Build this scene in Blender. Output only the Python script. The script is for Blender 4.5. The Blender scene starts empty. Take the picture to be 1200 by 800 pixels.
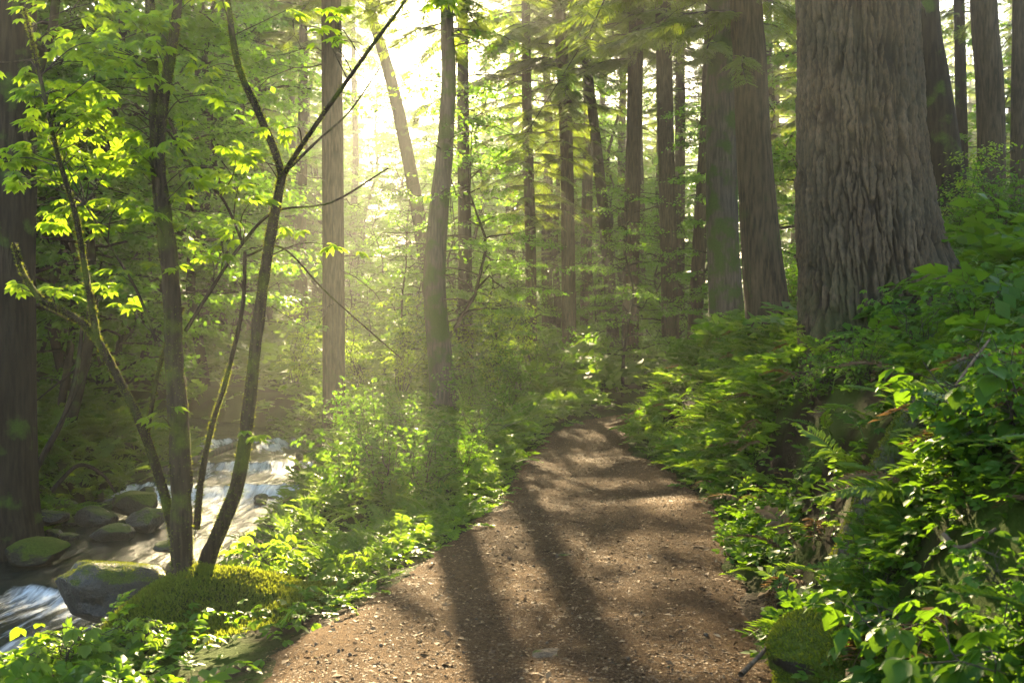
import bpy, math, random
import numpy as np
from mathutils import Vector

RNG = np.random.default_rng(7)
random.seed(7)
SC = bpy.context.scene
COL = SC.collection

# ------------------------------------------------------------------ camera, sky, sun, exposure
EYE = 1.5
FPX = 1167.0                                  # focal length in photo pixels (35 mm on a 36 mm sensor, 1200 px wide)
cam_d = bpy.data.cameras.new('camera'); cam_d.lens = 35.0; cam_d.sensor_width = 36.0
cam_d.clip_start = 0.05; cam_d.clip_end = 500
cam_d.dof.use_dof = True; cam_d.dof.focus_distance = 9.5; cam_d.dof.aperture_fstop = 4.5
cam = bpy.data.objects.new('camera', cam_d); COL.objects.link(cam)
cam.location = (0, 0, EYE); cam.rotation_euler = (math.radians(90), 0, 0)
SC.camera = cam

SUN_EL = math.radians(20.0)
SUN_AZ = math.radians(-5.0)                   # from +Y towards +X
world = bpy.data.worlds.new('World'); SC.world = world; world.use_nodes = True
nt = world.node_tree
sky = nt.nodes.new('ShaderNodeTexSky'); sky.sky_type = 'NISHITA'; sky.sun_disc = False
sky.sun_elevation = SUN_EL; sky.sun_rotation = SUN_AZ
sky.dust_density = 2.0
bg = nt.nodes['Background']; bg.inputs['Strength'].default_value = 0.06
nt.links.new(sky.outputs['Color'], bg.inputs['Color'])

sun_d = bpy.data.lights.new('sun', 'SUN'); sun_d.energy = 5.0; sun_d.angle = math.radians(0.5)
sun_d.color = (1.0, 0.80, 0.47)
sun = bpy.data.objects.new('sun', sun_d); COL.objects.link(sun)
sdir = Vector((math.sin(SUN_AZ) * math.cos(SUN_EL), math.cos(SUN_AZ) * math.cos(SUN_EL), math.sin(SUN_EL)))
sun.rotation_euler = sdir.to_track_quat('Z', 'Y').to_euler()
sun.location = (0, 0, 60)

SC.view_settings.view_transform = 'Standard'; SC.view_settings.look = 'None'
SC.view_settings.exposure = 4.0; SC.view_settings.gamma = 1.0
SC.view_settings.use_curve_mapping = False
SC.render.engine = 'CYCLES'
cy = SC.cycles
cy.max_bounces = 6; cy.diffuse_bounces = 3; cy.glossy_bounces = 2; cy.transmission_bounces = 4
cy.transparent_max_bounces = 4; cy.volume_bounces = 0
cy.caustics_reflective = False; cy.caustics_refractive = False
cy.use_denoising = True
cy.sample_clamp_indirect = 2.0; cy.sample_clamp_direct = 0.5
cy.use_adaptive_sampling = False

# ------------------------------------------------------------------ numeric helpers
def hash3(i, j, k, s=0):
    h = (i.astype(np.int64) * 374761393 + j.astype(np.int64) * 668265263 + k.astype(np.int64) * 2147483647 + s * 1274126177)
    h = (h ^ (h >> 13)) * 1274126177
    h = h & 0xffffffff
    h = (h ^ (h >> 16)) * 2246822519
    h = h & 0xffffffff
    h = h ^ (h >> 15)
    return (h & 0xffffff).astype(np.float64) / 0xffffff

def vnoise(x, y, z, s=0):
    x, y, z = np.broadcast_arrays(np.asarray(x, float), np.asarray(y, float), np.asarray(z, float))
    i, j, k = np.floor(x).astype(np.int64), np.floor(y).astype(np.int64), np.floor(z).astype(np.int64)
    u, v, w = x - i, y - j, z - k
    u = u * u * (3 - 2 * u); v = v * v * (3 - 2 * v); w = w * w * (3 - 2 * w)
    r = 0
    for a in (0, 1):
        for b in (0, 1):
            for c in (0, 1):
                r = r + hash3(i + a, j + b, k + c, s) * (u if a else 1 - u) * (v if b else 1 - v) * (w if c else 1 - w)
    return r * 2 - 1

def fbm(x, y, z=0.0, octs=3, s=0):
    r, a, t = 0, 1.0, 0
    x = np.asarray(x, float); y = np.asarray(y, float); z = np.asarray(z, float)
    for o in range(octs):
        r = r + a * vnoise(x * 2 ** o, y * 2 ** o, z * 2 ** o, s + o); t += a; a *= 0.5
    return r / t

def sstep(a, b, x):
    t = np.clip((x - a) / (b - a), 0, 1)
    return t * t * (3 - 2 * t)

def norm(v):
    return v / np.maximum(np.linalg.norm(v, axis=-1, keepdims=True), 1e-9)

def catmull(P, n=8):
    P = np.asarray(P, float)
    if len(P) < 3:
        t = np.linspace(0, 1, n + 1)[:, None]
        return P[0] * (1 - t) + P[-1] * t
    Q = np.vstack([2 * P[0] - P[1], P, 2 * P[-1] - P[-2]])
    out = []
    for i in range(len(P) - 1):
        p0, p1, p2, p3 = Q[i:i + 4]
        for t in np.linspace(0, 1, n, endpoint=False):
            out.append(.5 * (2 * p1 + (p2 - p0) * t + (2 * p0 - 5 * p1 + 4 * p2 - p3) * t * t + (3 * p1 - p0 - 3 * p2 + p3) * t ** 3))
    out.append(P[-1])
    return np.array(out)

def at(u, v, Y):
    """the point seen at photo pixel (u, v), Y metres ahead of the camera"""
    return np.array([(u - 600) / FPX * Y, Y, EYE - (v - 400) / FPX * Y])

# ------------------------------------------------------------------ the lie of the land
PATH = catmull([(-.9, -14), (-.3, -4), (-.05, 2), (.0, 4.4), (.3, 6), (.76, 8.75), (.93, 11.3), (1.0, 14.0), (1.55, 16.6), (2.8, 18.3), (4.8, 19.4), (7.5, 20.5), (12, 22.5), (45, 36)], 10)
STREAM = catmull([(-7.6, -8), (-6.6, 3), (-4.95, 7), (-4.5, 9), (-4.35, 11), (-4.3, 13), (-4.3, 15.5), (-4.8, 17.8), (-6.2, 19.8), (-9, 21.8), (-14, 24.5), (-40, 38)], 10)

def polydist(P, x, y):
    """signed distance to the polyline (right of it positive) and arc length"""
    x = np.ravel(x); y = np.ravel(y)
    A, B = P[:-1], P[1:]
    D = B - A; L2 = (D ** 2).sum(1); seg = np.sqrt(L2); cum = np.concatenate([[0], np.cumsum(seg)])
    out = np.empty(len(x)); arc = np.empty(len(x))
    for c in range(0, len(x), 20000):
        px = x[c:c + 20000, None] - A[None, :, 0]; py = y[c:c + 20000, None] - A[None, :, 1]
        t = np.clip((px * D[:, 0] + py * D[:, 1]) / L2, 0, 1)
        dx = px - t * D[:, 0]; dy = py - t * D[:, 1]
        d2 = dx * dx + dy * dy
        k = d2.argmin(1); r = np.arange(len(k))
        sgn = np.sign(py[r, k] * D[k, 0] - px[r, k] * D[k, 1])
        out[c:c + 20000] = -np.sqrt(d2[r, k]) * np.where(sgn == 0, 1, sgn)
        arc[c:c + 20000] = cum[k] + t[r, k] * seg[k]
    return out, arc

def path_half(y):
    return np.interp(y, [0, 4.4, 6, 8.75, 11.7, 14.6, 17.5, 21], [1.15, 1.12, 1.0, .88, .80, .58, .54, .55])

def path_z(y):
    return .03 * np.maximum(0, y - 14)

def water_z(y):
    return np.interp(y, [-5, 6.5, 7.5, 8.1, 8.9, 9.3, 10.5, 13, 13.9, 14.4, 15.6, 16.1, 18, 18.5, 21, 24, 30, 45],
                     [-1.1, -1.0, -.97, -.88, -.86, -.79, -.76, -.73, -.70, -.56, -.53, -.44, -.40, -.30, -.2, -.05, .3, 1.0])

def stream_half(y):
    return np.interp(y, [0, 6, 8, 10, 13, 16, 20, 30, 45], [1.5, 1.5, 1.5, 1.3, 1.1, .85, .7, .6, .4])

def terrain(x, y, detail=True):
    shp = np.shape(x); x = np.ravel(np.asarray(x, float)); y = np.ravel(np.asarray(y, float))
    dp, _ = polydist(PATH, x, y)
    ds, _ = polydist(STREAM, x, y)
    hw = path_half(y)
    zp = path_z(y)
    s = np.maximum(np.abs(dp) - hw, 0)
    n1 = fbm(x * .35, y * .35, 0, 3, 11); n2 = fbm(x * 1.6, y * 1.6, 0, 3, 12)
    far = sstep(24, 50, y)
    # right bank
    wob = 1 + .3 * fbm(x * .7, y * .7, 3, 2, 5)
    hr = .95 * sstep(.0, 1.25, s * wob) + .42 * np.maximum(0, s - .5) * (1 - .5 * sstep(6, 25, s)) + .12 * n1 + .09 * n2 * sstep(0, .5, s)
    hr = hr * np.interp(y, [19, 24, 34], [1, .75, .55])
    # left shoulder
    hl = -.20 * np.minimum(s, 2.6) * (1 - sstep(9, 15, y)) + .16 * sstep(0, .5, s) * sstep(8.5, 11, y) + .04 * n2 * sstep(0, .4, s) + .12 * n1 * sstep(.5, 3, s)
    h = zp * (1 - .5 * far) + np.where(dp > 0, hr, hl)
    w = water_z(y); sw = stream_half(y)
    a = np.abs(ds) - sw
    left = w + .22 + .20 * np.maximum(a, 0) * (1 - .4 * sstep(8, 30, a)) + .15 * n1 + .1 * n2
    h = np.where(ds < 0, left, h)
    t = sstep(-.15, 1.25, a + .18 * n2)
    bed = w - .30 + .08 * n2
    fade = sstep(42, 52, y)
    h = bed + (h - bed) * np.maximum(t, fade)
    h = h + .035 * np.maximum(0, y - 24) + .25 * n1 * far
    # mound under the many-stemmed maple
    h = h + .36 * np.exp(-(((x + 1.98) / .55) ** 2 + ((y - 6.2) / .40) ** 2))
    # buttress of earth around the great trunk
    h = h + .30 * np.exp(-(((x - 3.5) / .9) ** 2 + ((y - 8.9) / .9) ** 2))
    r = np.sqrt(x * x + (y - 20) ** 2)
    h = h + .06 * np.maximum(0, r - 60)
    if detail:
        h = h + .02 * fbm(x * 6, y * 6, 0, 2, 21) * np.clip(s * 2, 0.15, 1)
    return h.reshape(shp)

def ground(x, y):
    return float(terrain(np.array([x]), np.array([y]))[0])

# ------------------------------------------------------------------ mesh building
class MB:
    def __init__(s): s.v, s.q, s.m, s.a, s.n = [], [], [], [], 0
    def add(s, V, Q, mat=0, var=0.5):
        V = np.asarray(V, float); Q = np.asarray(Q, np.int64)
        s.v.append(V); s.q.append(Q + s.n); s.m.append(np.full(len(Q), mat, np.int32))
        s.a.append(np.full(len(V), var, float) if np.ndim(var) == 0 else np.asarray(var, float)); s.n += len(V)
    def arrays(s):
        return np.vstack(s.v), np.vstack(s.q), np.concatenate(s.m), np.concatenate(s.a)
    def addm(s, o):
        for V, Q, m, a in [o.arrays()]:
            s.v.append(V); s.q.append(Q + s.n); s.m.append(m); s.a.append(a); s.n += len(V)
    def mesh(s, name, mats, smooth=True):
        V, Q, M, A = s.arrays()
        me = bpy.data.meshes.new(name)
        me.vertices.add(len(V)); me.vertices.foreach_set('co', V.astype(np.float32).ravel())
        me.loops.add(len(Q) * 4); me.loops.foreach_set('vertex_index', Q.astype(np.int32).ravel())
        me.polygons.add(len(Q)); me.polygons.foreach_set('loop_start', np.arange(0, len(Q) * 4, 4, dtype=np.int32))
        me.polygons.foreach_set('material_index', M)
        me.polygons.foreach_set('use_smooth', np.full(len(Q), smooth))
        at_ = me.attributes.new('var', 'FLOAT', 'POINT'); at_.data.foreach_set('value', A.astype(np.float32))
        for m in mats: me.materials.append(m)
        me.update(calc_edges=True)
        return me
    def build(s, name, mats, parent=None, smooth=True):
        o = bpy.data.objects.new(name, s.mesh(name, mats, smooth)); COL.objects.link(o)
        if parent is not None: o.parent = parent
        return o

def link(name, me, parent=None, loc=(0, 0, 0)):
    o = bpy.data.objects.new(name, me); COL.objects.link(o); o.location = loc
    if parent is not None: o.parent = parent
    return o

def empty(name, loc, rz=0.0, sc=1.0):
    o = bpy.data.objects.new(name, None); COL.objects.link(o); o.location = loc; o.rotation_euler = (0, 0, rz); o.scale = (sc,) * 3
    o.empty_display_size = .2
    return o

def tag(o, label, cat, group=None):
    o['label'] = label; o['category'] = cat
    if group: o['group'] = group
    return o

def setting(o, kind='structure'):
    o['kind'] = kind; return o

def frames(P):
    T = norm(np.gradient(P, axis=0))
    ref = np.array([1., 0, 0]) if abs(T[0][0]) < .8 else np.array([0, 1., 0])
    N = np.empty_like(P); n = ref
    for i in range(len(P)):
        n = n - T[i] * n.dot(T[i]); n = n / max(np.linalg.norm(n), 1e-9); N[i] = n
    return T, N, np.cross(T, N)

def tube(P, R, seg=8, rough=0.0, s=0, fz=1.0, fa=1.0):
    P = np.asarray(P, float); R = np.asarray(R, float) * np.ones(len(P))
    T, N, B = frames(P)
    a = np.linspace(0, 2 * np.pi, seg, endpoint=False)
    rr = R[:, None] * np.ones((1, seg))
    if rough:
        rr = rr * (1 + rough * fbm(np.cos(a)[None] * 2 * fa + s, np.sin(a)[None] * 2 * fa, (P[:, 2] * fz)[:, None], 3, s))
    V = P[:, None] + rr[..., None] * (np.cos(a)[None, :, None] * N[:, None] + np.sin(a)[None, :, None] * B[:, None])
    n = len(P); i = np.arange(n - 1)[:, None] * seg; j = np.arange(seg)[None]; k = (j + 1) % seg
    Q = np.stack([i + j, i + k, i + seg + k, i + seg + j], -1).reshape(-1, 4)
    return V.reshape(-1, 3), Q

def basis(d, n):
    """columns x, d, z ; leaf along d, face normal near n"""
    d = norm(d); x = norm(np.cross(d, n)); z = np.cross(x, d)
    return np.stack([x, d, z], -1)

def scatter(tv, tq, R, T, tvar=None, var=None):
    N = len(T); n = len(tv)
    V = np.einsum('nij,mj->nmi', R, tv) + T[:, None]
    Q = tq[None] + (np.arange(N) * n)[:, None, None]
    A = np.full((N, n), .5) if var is None else np.broadcast_to(np.asarray(var)[:, None], (N, n))
    if tvar is not None: A = np.clip(A + tvar[None], 0, 1)
    return V.reshape(-1, 3), Q.reshape(-1, 4), A.reshape(-1)

def rdir(n, up=0.0):
    v = RNG.normal(size=(n, 3)); v[:, 2] += up; return norm(v)

# leaf templates: along +Y, face +Z, unit length
def leaf(width=.46, fold=.07, droop=.12):
    w = width / 2
    V = np.array([[0, 0, 0], [-w * .8, .28, fold], [-w, .58, fold * .8 - droop * .3], [0, 1, -droop], [w, .58, fold * .8 - droop * .3], [w * .8, .28, fold], [0, .45, -.01]])
    Q = np.array([[0, 6, 2, 1], [6, 3, 3, 2], [0, 5, 4, 6], [6, 4, 3, 3]])
    V = V[[0, 1, 2, 3, 4, 5]]; Q = np.array([[0, 3, 2, 1], [0, 5, 4, 3]])
    return V, Q
def diamond(width=.55, fold=.08):
    w = width / 2
    return np.array([[0, 0, 0], [-w, .5, fold], [0, 1, -.08], [w, .5, fold]]), np.array([[0, 3, 2, 1]])

def palmate(n=5, spread=75, l0=1.0, width=.42):
    """one compound leaf: n leaflets fanned from the end of a short stalk"""
    m = MB()
    for k in range(n):
        f = (k / (n - 1) - .5) * 2
        ang = math.radians(spread * f); L = l0 * (1 - .38 * abs(f) ** 1.3)
        lv, lq = leaf(width, .06, .22)
        d = np.array([[math.sin(ang), math.cos(ang), -.18 - .1 * abs(f)]])
        R = basis(d, np.array([[0, 0, 1.]]))[0] * L
        m.add(lv @ R.T + np.array([0, .25, 0]), lq, 0, .5)
    sv, sq = tube([[0, 0, 0], [0, .12, .02], [0, .26, 0]], [.012, .01, .01], 3)
    m.add(sv, sq, 0, .4)
    V, Q, _, A = m.arrays(); return V, Q, A - .5

def pinnate(n=5, L=1.0, arch=.25, width=.5, lf=.34, simple=False, jit=.15, seed=0):
    """a stem along +Y with opposite leaflets and one at the end"""
    r = np.random.default_rng(seed); m = MB()
    t = np.linspace(0, 1, 7)
    P = np.stack([0 * t, t * L, arch * (t - t * t * 1.6) * L], 1)
    sv, sq = tube(P, np.linspace(.014, .006, 7), 3); m.add(sv, sq, 0, .35)
    tv, tq = (diamond(width) if simple else leaf(width))
    ds, ts, ls = [], [], []
    for k in range(n):
        f = .22 + .7 * k / max(n - 1, 1)
        p = np.array([0, f * L, arch * (f - f * f * 1.6) * L])
        for s in (-1, 1):
            ang = math.radians(68 - 22 * f + r.normal() * 8)
            ds.append([s * math.sin(ang), math.cos(ang), -.12 + r.normal() * jit]); ts.append(p); ls.append(lf * (1.05 - .45 * abs(f - .45)) * (1 + r.normal() * .1))
    ds.append([0, 1, -.4]); ts.append(P[-1]); ls.append(lf)
    R = basis(np.array(ds), norm(np.array([[0, 0, 1.]]) + r.normal(size=(len(ds), 3)) * .18)) * np.array(ls)[:, None, None]
    V, Q, A = scatter(tv, tq, R, np.array(ts), None, .5 + r.normal(size=len(ts)) * .12); m.add(V, Q, 0, A)
    V, Q, _, A = m.arrays(); return V, Q, A - .5

def fir_spray(n=11, seed=0):
    r = np.random.default_rng(seed); m = MB()
    t = np.linspace(0, 1, 5); P = np.stack([0 * t, t, -.18 * t * t], 1)
    sv, sq = tube(P, np.linspace(.012, .004, 5), 3); m.add(sv, sq, 0, .2)
    tv, tq = diamond(.2, .0)
    ds, ts, ls = [], [], []
    for k in range(n):
        f = .06 + .92 * k / (n - 1)
        for s in (-1, 1):
            ds.append([s * .85, .62 + r.normal() * .08, -.16 + r.normal() * .1]); ts.append([0, f, -.18 * f * f]); ls.append((.42 - .26 * f) * (1 + r.normal() * .15))
    ds.append([0, 1, -.4]); ts.append(P[-1]); ls.append(.16)
    R = basis(np.array(ds), np.array([[0, 0, 1.]]) + r.normal(size=(len(ds), 3)) * .15) * np.array(ls)[:, None, None]
    V, Q, A = scatter(tv, tq, R, np.array(ts), None, .5 + r.normal(size=len(ts)) * .1); m.add(V, Q, 0, A)
    V, Q, _, A = m.arrays(); return V, Q, A - .5

# ------------------------------------------------------------------ materials
def newmat(name):
    m = bpy.data.materials.new(name); m.use_nodes = True
    n = m.node_tree.nodes; l = m.node_tree.links
    return m, n, l, n['Principled BSDF'], n['Material Output']

def mixc(n, l, fac, a, b, blend='MIX'):
    x = n.new('ShaderNodeMix'); x.data_type = 'RGBA'; x.blend_type = blend
    for sock, val in ((x.inputs[0], fac), (x.inputs[6], a), (x.inputs[7], b)):
        if hasattr(val, 'links'): l.new(val, sock)
        elif isinstance(val, tuple): sock.default_value = (*val, 1)
        else: sock.default_value = val
    return x.outputs[2]

def ramp(n, l, src, stops):
    r = n.new('ShaderNodeValToRGB'); e = r.color_ramp.elements
    while len(e) < len(stops): e.new(.5)
    for k, (p, c) in enumerate(stops):
        e[k].position = p; e[k].color = (c, c, c, 1) if not isinstance(c, tuple) else (*c, 1)
    l.new(src, r.inputs[0]); return r.outputs[0]

def noise(n, l, scale, detail=4, vec=None, rough=.55, coord='Object', stretch=None):
    t = n.new('ShaderNodeTexNoise'); t.inputs['Scale'].default_value = scale; t.inputs['Detail'].default_value = detail; t.inputs['Roughness'].default_value = rough
    if vec is None:
        c = n.new('ShaderNodeTexCoord'); vec = c.outputs[coord]
    if stretch:
        mp = n.new('ShaderNodeMapping'); mp.inputs['Scale'].default_value = stretch; l.new(vec, mp.inputs['Vector']); vec = mp.outputs['Vector']
    l.new(vec, t.inputs['Vector']); return t.outputs['Fac']

def leafmat(name, dark, light, trans, tmix=.45, rough=.45, spec=.35):
    m, n, l, p, out = newmat(name)
    a = n.new('ShaderNodeAttribute'); a.attribute_name = 'var'
    oi = n.new('ShaderNodeObjectInfo')
    ad = n.new('ShaderNodeMath'); ad.operation = 'MULTIPLY_ADD'; l.new(oi.outputs['Random'], ad.inputs[0]); ad.inputs[1].default_value = .35
    su = n.new('ShaderNodeMath'); su.operation = 'SUBTRACT'; l.new(a.outputs['Fac'], su.inputs[0]); su.inputs[1].default_value = .17; l.new(su.outputs[0], ad.inputs[2])
    c = mixc(n, l, ad.outputs[0], dark, light)
    l.new(c, p.inputs['Base Color']); p.inputs['Roughness'].default_value = rough; p.inputs['Specular IOR Level'].default_value = spec
    tr = n.new('ShaderNodeBsdfTranslucent')
    tc = mixc(n, l, ad.outputs[0], tuple(x * .72 for x in trans), trans); l.new(tc, tr.inputs['Color'])
    mx = n.new('ShaderNodeMixShader'); mx.inputs[0].default_value = tmix
    l.new(p.outputs[0], mx.inputs[1]); l.new(tr.outputs[0], mx.inputs[2]); l.new(mx.outputs[0], out.inputs['Surface'])
    return m

def barkmat(name, c0, c1, moss=0.0, mossc=(.05, .075, .012), fine=26, bump=.6, stretch=(1, 1, .13), mossz=None):
    m, n, l, p, out = newmat(name)
    f = noise(n, l, fine, 6, stretch=stretch)
    g = noise(n, l, 2.3, 4)
    c = mixc(n, l, ramp(n, l, f, [(.38, 0.), (.62, 1.)]), c0, c1)
    c = mixc(n, l, ramp(n, l, g, [(.35, 0.), (.7, .6)]), c, tuple(x * .6 for x in c1))
    h = f
    if moss > 0:
        mz = noise(n, l, 3.2, 5)
        fac = ramp(n, l, mz, [(max(0, .72 - moss * .5), 0.), (max(.05, .82 - moss * .5), 1.)])
        if mossz:                              # moss climbs from the foot of the trunk
            geo = n.new('ShaderNodeTexCoord'); sep = n.new('ShaderNodeSeparateXYZ'); l.new(geo.outputs['Object'], sep.inputs[0])
            mr = n.new('ShaderNodeMapRange'); l.new(sep.outputs['Z'], mr.inputs[0]); mr.inputs[1].default_value = 0; mr.inputs[2].default_value = mossz; mr.inputs[3].default_value = 1; mr.inputs[4].default_value = 0
            ml = n.new('ShaderNodeMath'); ml.operation = 'MULTIPLY'; l.new(fac, ml.inputs[0]); l.new(mr.outputs[0], ml.inputs[1]); fac = ml.outputs[0]
        fm = noise(n, l, 60, 3)
        mc = mixc(n, l, fm, tuple(x * .5 for x in mossc), tuple(x * 1.5 for x in mossc))
        c = mixc(n, l, fac, c, mc)
    l.new(c, p.inputs['Base Color']); p.inputs['Roughness'].default_value = .9; p.inputs['Specular IOR Level'].default_value = .08
    b = n.new('ShaderNodeBump'); b.inputs['Strength'].default_value = bump; b.inputs['Distance'].default_value = .02
    l.new(h, b.inputs['Height']); l.new(b.outputs[0], p.inputs['Normal'])
    return m

M = {}
M['leaf_maple'] = leafmat('leaf_maple', (.035, .095, .008), (.075, .15, .012), (.23, .46, .015), .52)
M['leaf_young'] = leafmat('leaf_young', (.085, .135, .008), (.14, .19, .012), (.40, .60, .02), .58)
M['leaf_shrub'] = leafmat('leaf_shrub', (.025, .075, .008), (.075, .14, .012), (.20, .40, .012), .45, .5, .13)
M['leaf_ground'] = leafmat('leaf_ground', (.022, .07, .007), (.075, .135, .012), (.23, .40, .012), .45, .5, .13)
M['leaf_bank'] = leafmat('leaf_bank', (.020, .065, .006), (.065, .125, .010), (.20, .37, .012), .42, .5, .13)
M['leaf_fern'] = leafmat('leaf_fern', (.035, .09, .008), (.09, .155, .012), (.27, .42, .02), .45)
M['needle'] = leafmat('needle', (.022, .060, .007), (.055, .10, .010), (.28, .38, .02), .48, .5)
M['dry_frond'] = leafmat('dry_frond', (.07, .04, .018), (.20, .125, .055), (.16, .09, .03), .3, .7, .1)
M['moss'] = leafmat('moss', (.05, .075, .010), (.10, .13, .014), (.30, .34, .02), .35, .8, .1)
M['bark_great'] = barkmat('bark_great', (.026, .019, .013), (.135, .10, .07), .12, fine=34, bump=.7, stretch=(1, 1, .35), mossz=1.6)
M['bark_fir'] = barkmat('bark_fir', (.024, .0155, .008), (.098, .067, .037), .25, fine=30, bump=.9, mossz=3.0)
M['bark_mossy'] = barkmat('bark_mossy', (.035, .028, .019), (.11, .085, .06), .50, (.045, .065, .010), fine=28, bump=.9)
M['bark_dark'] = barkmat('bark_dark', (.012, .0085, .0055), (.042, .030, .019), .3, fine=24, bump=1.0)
M['bark_stem'] = barkmat('bark_stem', (.016, .011, .007), (.066, .046, .028), .40, (.07, .08, .012), fine=40, bump=.9)
M['twig'] = barkmat('twig', (.035, .026, .018), (.09, .07, .05), 0, fine=40, bump=.3)
M['deadwood'] = barkmat('deadwood', (.07, .045, .025), (.19, .13, .08), .2, fine=40, bump=.5)

def platemat():
    m, n, l, p, out = newmat('bark_plates')
    a = n.new('ShaderNodeAttribute'); a.attribute_name = 'var'
    f = noise(n, l, 42, 6, stretch=(1, 1, .4), rough=.65); g = noise(n, l, 1.6, 4)
    c = ramp(n, l, a.outputs['Fac'], [(0., (.016, .011, .008)), (.3, (.036, .023, .012)), (.72, (.105, .070, .038)), (1., (.17, .118, .066))])
    c = mixc(n, l, ramp(n, l, f, [(.35, .75), (.62, 0.)]), c, (.03, .022, .015))
    c = mixc(n, l, ramp(n, l, g, [(.45, 0.), (.7, .5)]), c, (.055, .052, .030))
    sep = n.new('ShaderNodeSeparateXYZ'); tc = n.new('ShaderNodeTexCoord'); l.new(tc.outputs['Object'], sep.inputs[0])
    mr = n.new('ShaderNodeMapRange'); l.new(sep.outputs['Z'], mr.inputs[0]); mr.inputs[1].default_value = .2; mr.inputs[2].default_value = 1.7; mr.inputs[3].default_value = 1; mr.inputs[4].default_value = 0
    ms = n.new('ShaderNodeMath'); ms.operation = 'MULTIPLY'; l.new(mr.outputs[0], ms.inputs[0]); l.new(ramp(n, l, noise(n, l, 5, 6), [(.42, 0.), (.55, 1.)]), ms.inputs[1])
    c = mixc(n, l, ms.outputs[0], c, (.045, .062, .010))
    l.new(c, p.inputs['Base Color']); p.inputs['Roughness'].default_value = .85; p.inputs['Specular IOR Level'].default_value = .1
    b = n.new('ShaderNodeBump'); b.inputs['Strength'].default_value = .8; b.inputs['Distance'].default_value = .015
    l.new(f, b.inputs['Height']); l.new(b.outputs[0], p.inputs['Normal'])
    return m

def groundmat():
    m, n, l, p, out = newmat('forest_floor_soil')
    a = noise(n, l, 1.3, 6); b = noise(n, l, 22, 6, rough=.7); c3 = noise(n, l, 90, 4)
    c = mixc(n, l, ramp(n, l, b, [(.3, 0.), (.7, 1.)]), (.007, .0048, .0028), (.030, .020, .011))
    g = mixc(n, l, c3, (.016, .028, .004), (.045, .066, .008))
    c = mixc(n, l, ramp(n, l, a, [(.42, 0.), (.56, 1.)]), c, g)
    l.new(c, p.inputs['Base Color']); p.inputs['Roughness'].default_value = .95; p.inputs['Specular IOR Level'].default_value = .03
    bu = n.new('ShaderNodeBump'); bu.inputs['Strength'].default_value = .8; bu.inputs['Distance'].default_value = .04
    l.new(b, bu.inputs['Height']); l.new(bu.outputs[0], p.inputs['Normal'])
    return m

def pathmat():
    m, n, l, p, out = newmat('trodden_earth')
    a = noise(n, l, .9, 5); b = noise(n, l, 40, 8, rough=.75); c3 = noise(n, l, 160, 5, rough=.7)
    c = mixc(n, l, ramp(n, l, b, [(.32, 0.), (.70, 1.)]), (.038, .020, .009), (.16, .092, .041))
    c = mixc(n, l, ramp(n, l, c3, [(.55, 0.), (.72, .8)]), c, (.27, .165, .08))
    c = mixc(n, l, ramp(n, l, a, [(.4, 0.), (.65, .5)]), c, (.05, .03, .017))
    l.new(c, p.inputs['Base Color']); p.inputs['Roughness'].default_value = .95; p.inputs['Specular IOR Level'].default_value = .03
    bu = n.new('ShaderNodeBump'); bu.inputs['Strength'].default_value = .9; bu.inputs['Distance'].default_value = .02
    ad = n.new('ShaderNodeMath'); ad.operation = 'ADD'; l.new(b, ad.inputs[0]); l.new(c3, ad.inputs[1])
    l.new(ad.outputs[0], bu.inputs['Height']); l.new(bu.outputs[0], p.inputs['Normal'])
    return m

def littermat():
    m, n, l, p, out = newmat('dry_litter')
    a = n.new('ShaderNodeAttribute'); a.attribute_name = 'var'
    c = ramp(n, l, a.outputs['Fac'], [(0., (.04, .021, .010)), (.4, (.105, .058, .026)), (.75, (.23, .14, .064)), (1., (.40, .28, .15))])
    l.new(c, p.inputs['Base Color']); p.inputs['Roughness'].default_value = .75; p.inputs['Specular IOR Level'].default_value = .12
    return m

def rockmat(name, moss=.5, wet=False, dark=(.009, .007, .005), light=(.062, .049, .034)):
    m, n, l, p, out = newmat(name)
    a = noise(n, l, 7, 7, rough=.65); g = noise(n, l, 45, 4)
    c = mixc(n, l, a, dark, light)
    geo = n.new('ShaderNodeNewGeometry'); sep = n.new('ShaderNodeSeparateXYZ'); l.new(geo.outputs['Normal'], sep.inputs[0])
    nz = noise(n, l, 4.5, 5)
    ad = n.new('ShaderNodeMath'); ad.operation = 'MULTIPLY_ADD'; l.new(sep.outputs['Z'], ad.inputs[0]); ad.inputs[1].default_value = .45; l.new(nz, ad.inputs[2])
    fac = ramp(n, l, ad.outputs[0], [(max(0, .95 - .55 * moss), 0.), (min(1, 1.02 - .5 * moss), 1.)])
    mc = mixc(n, l, g, (.02, .03, .004), (.085, .10, .014))
    c = mixc(n, l, fac, c, mc); l.new(c, p.inputs['Base Color'])
    p.inputs['Specular IOR Level'].default_value = .25 if wet else .06
    rr = mixc(n, l, fac, (.35, .35, .35) if wet else (.8, .8, .8), (.95, .95, .95)); l.new(rr, p.inputs['Roughness'])
    bu = n.new('ShaderNodeBump'); bu.inputs['Strength'].default_value = .7; bu.inputs['Distance'].default_value = .03
    ad2 = n.new('ShaderNodeMath'); ad2.operation = 'ADD'; l.new(a, ad2.inputs[0]); l.new(g, ad2.inputs[1])
    l.new(ad2.outputs[0], bu.inputs['Height']); l.new(bu.outputs[0], p.inputs['Normal'])
    return m

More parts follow.
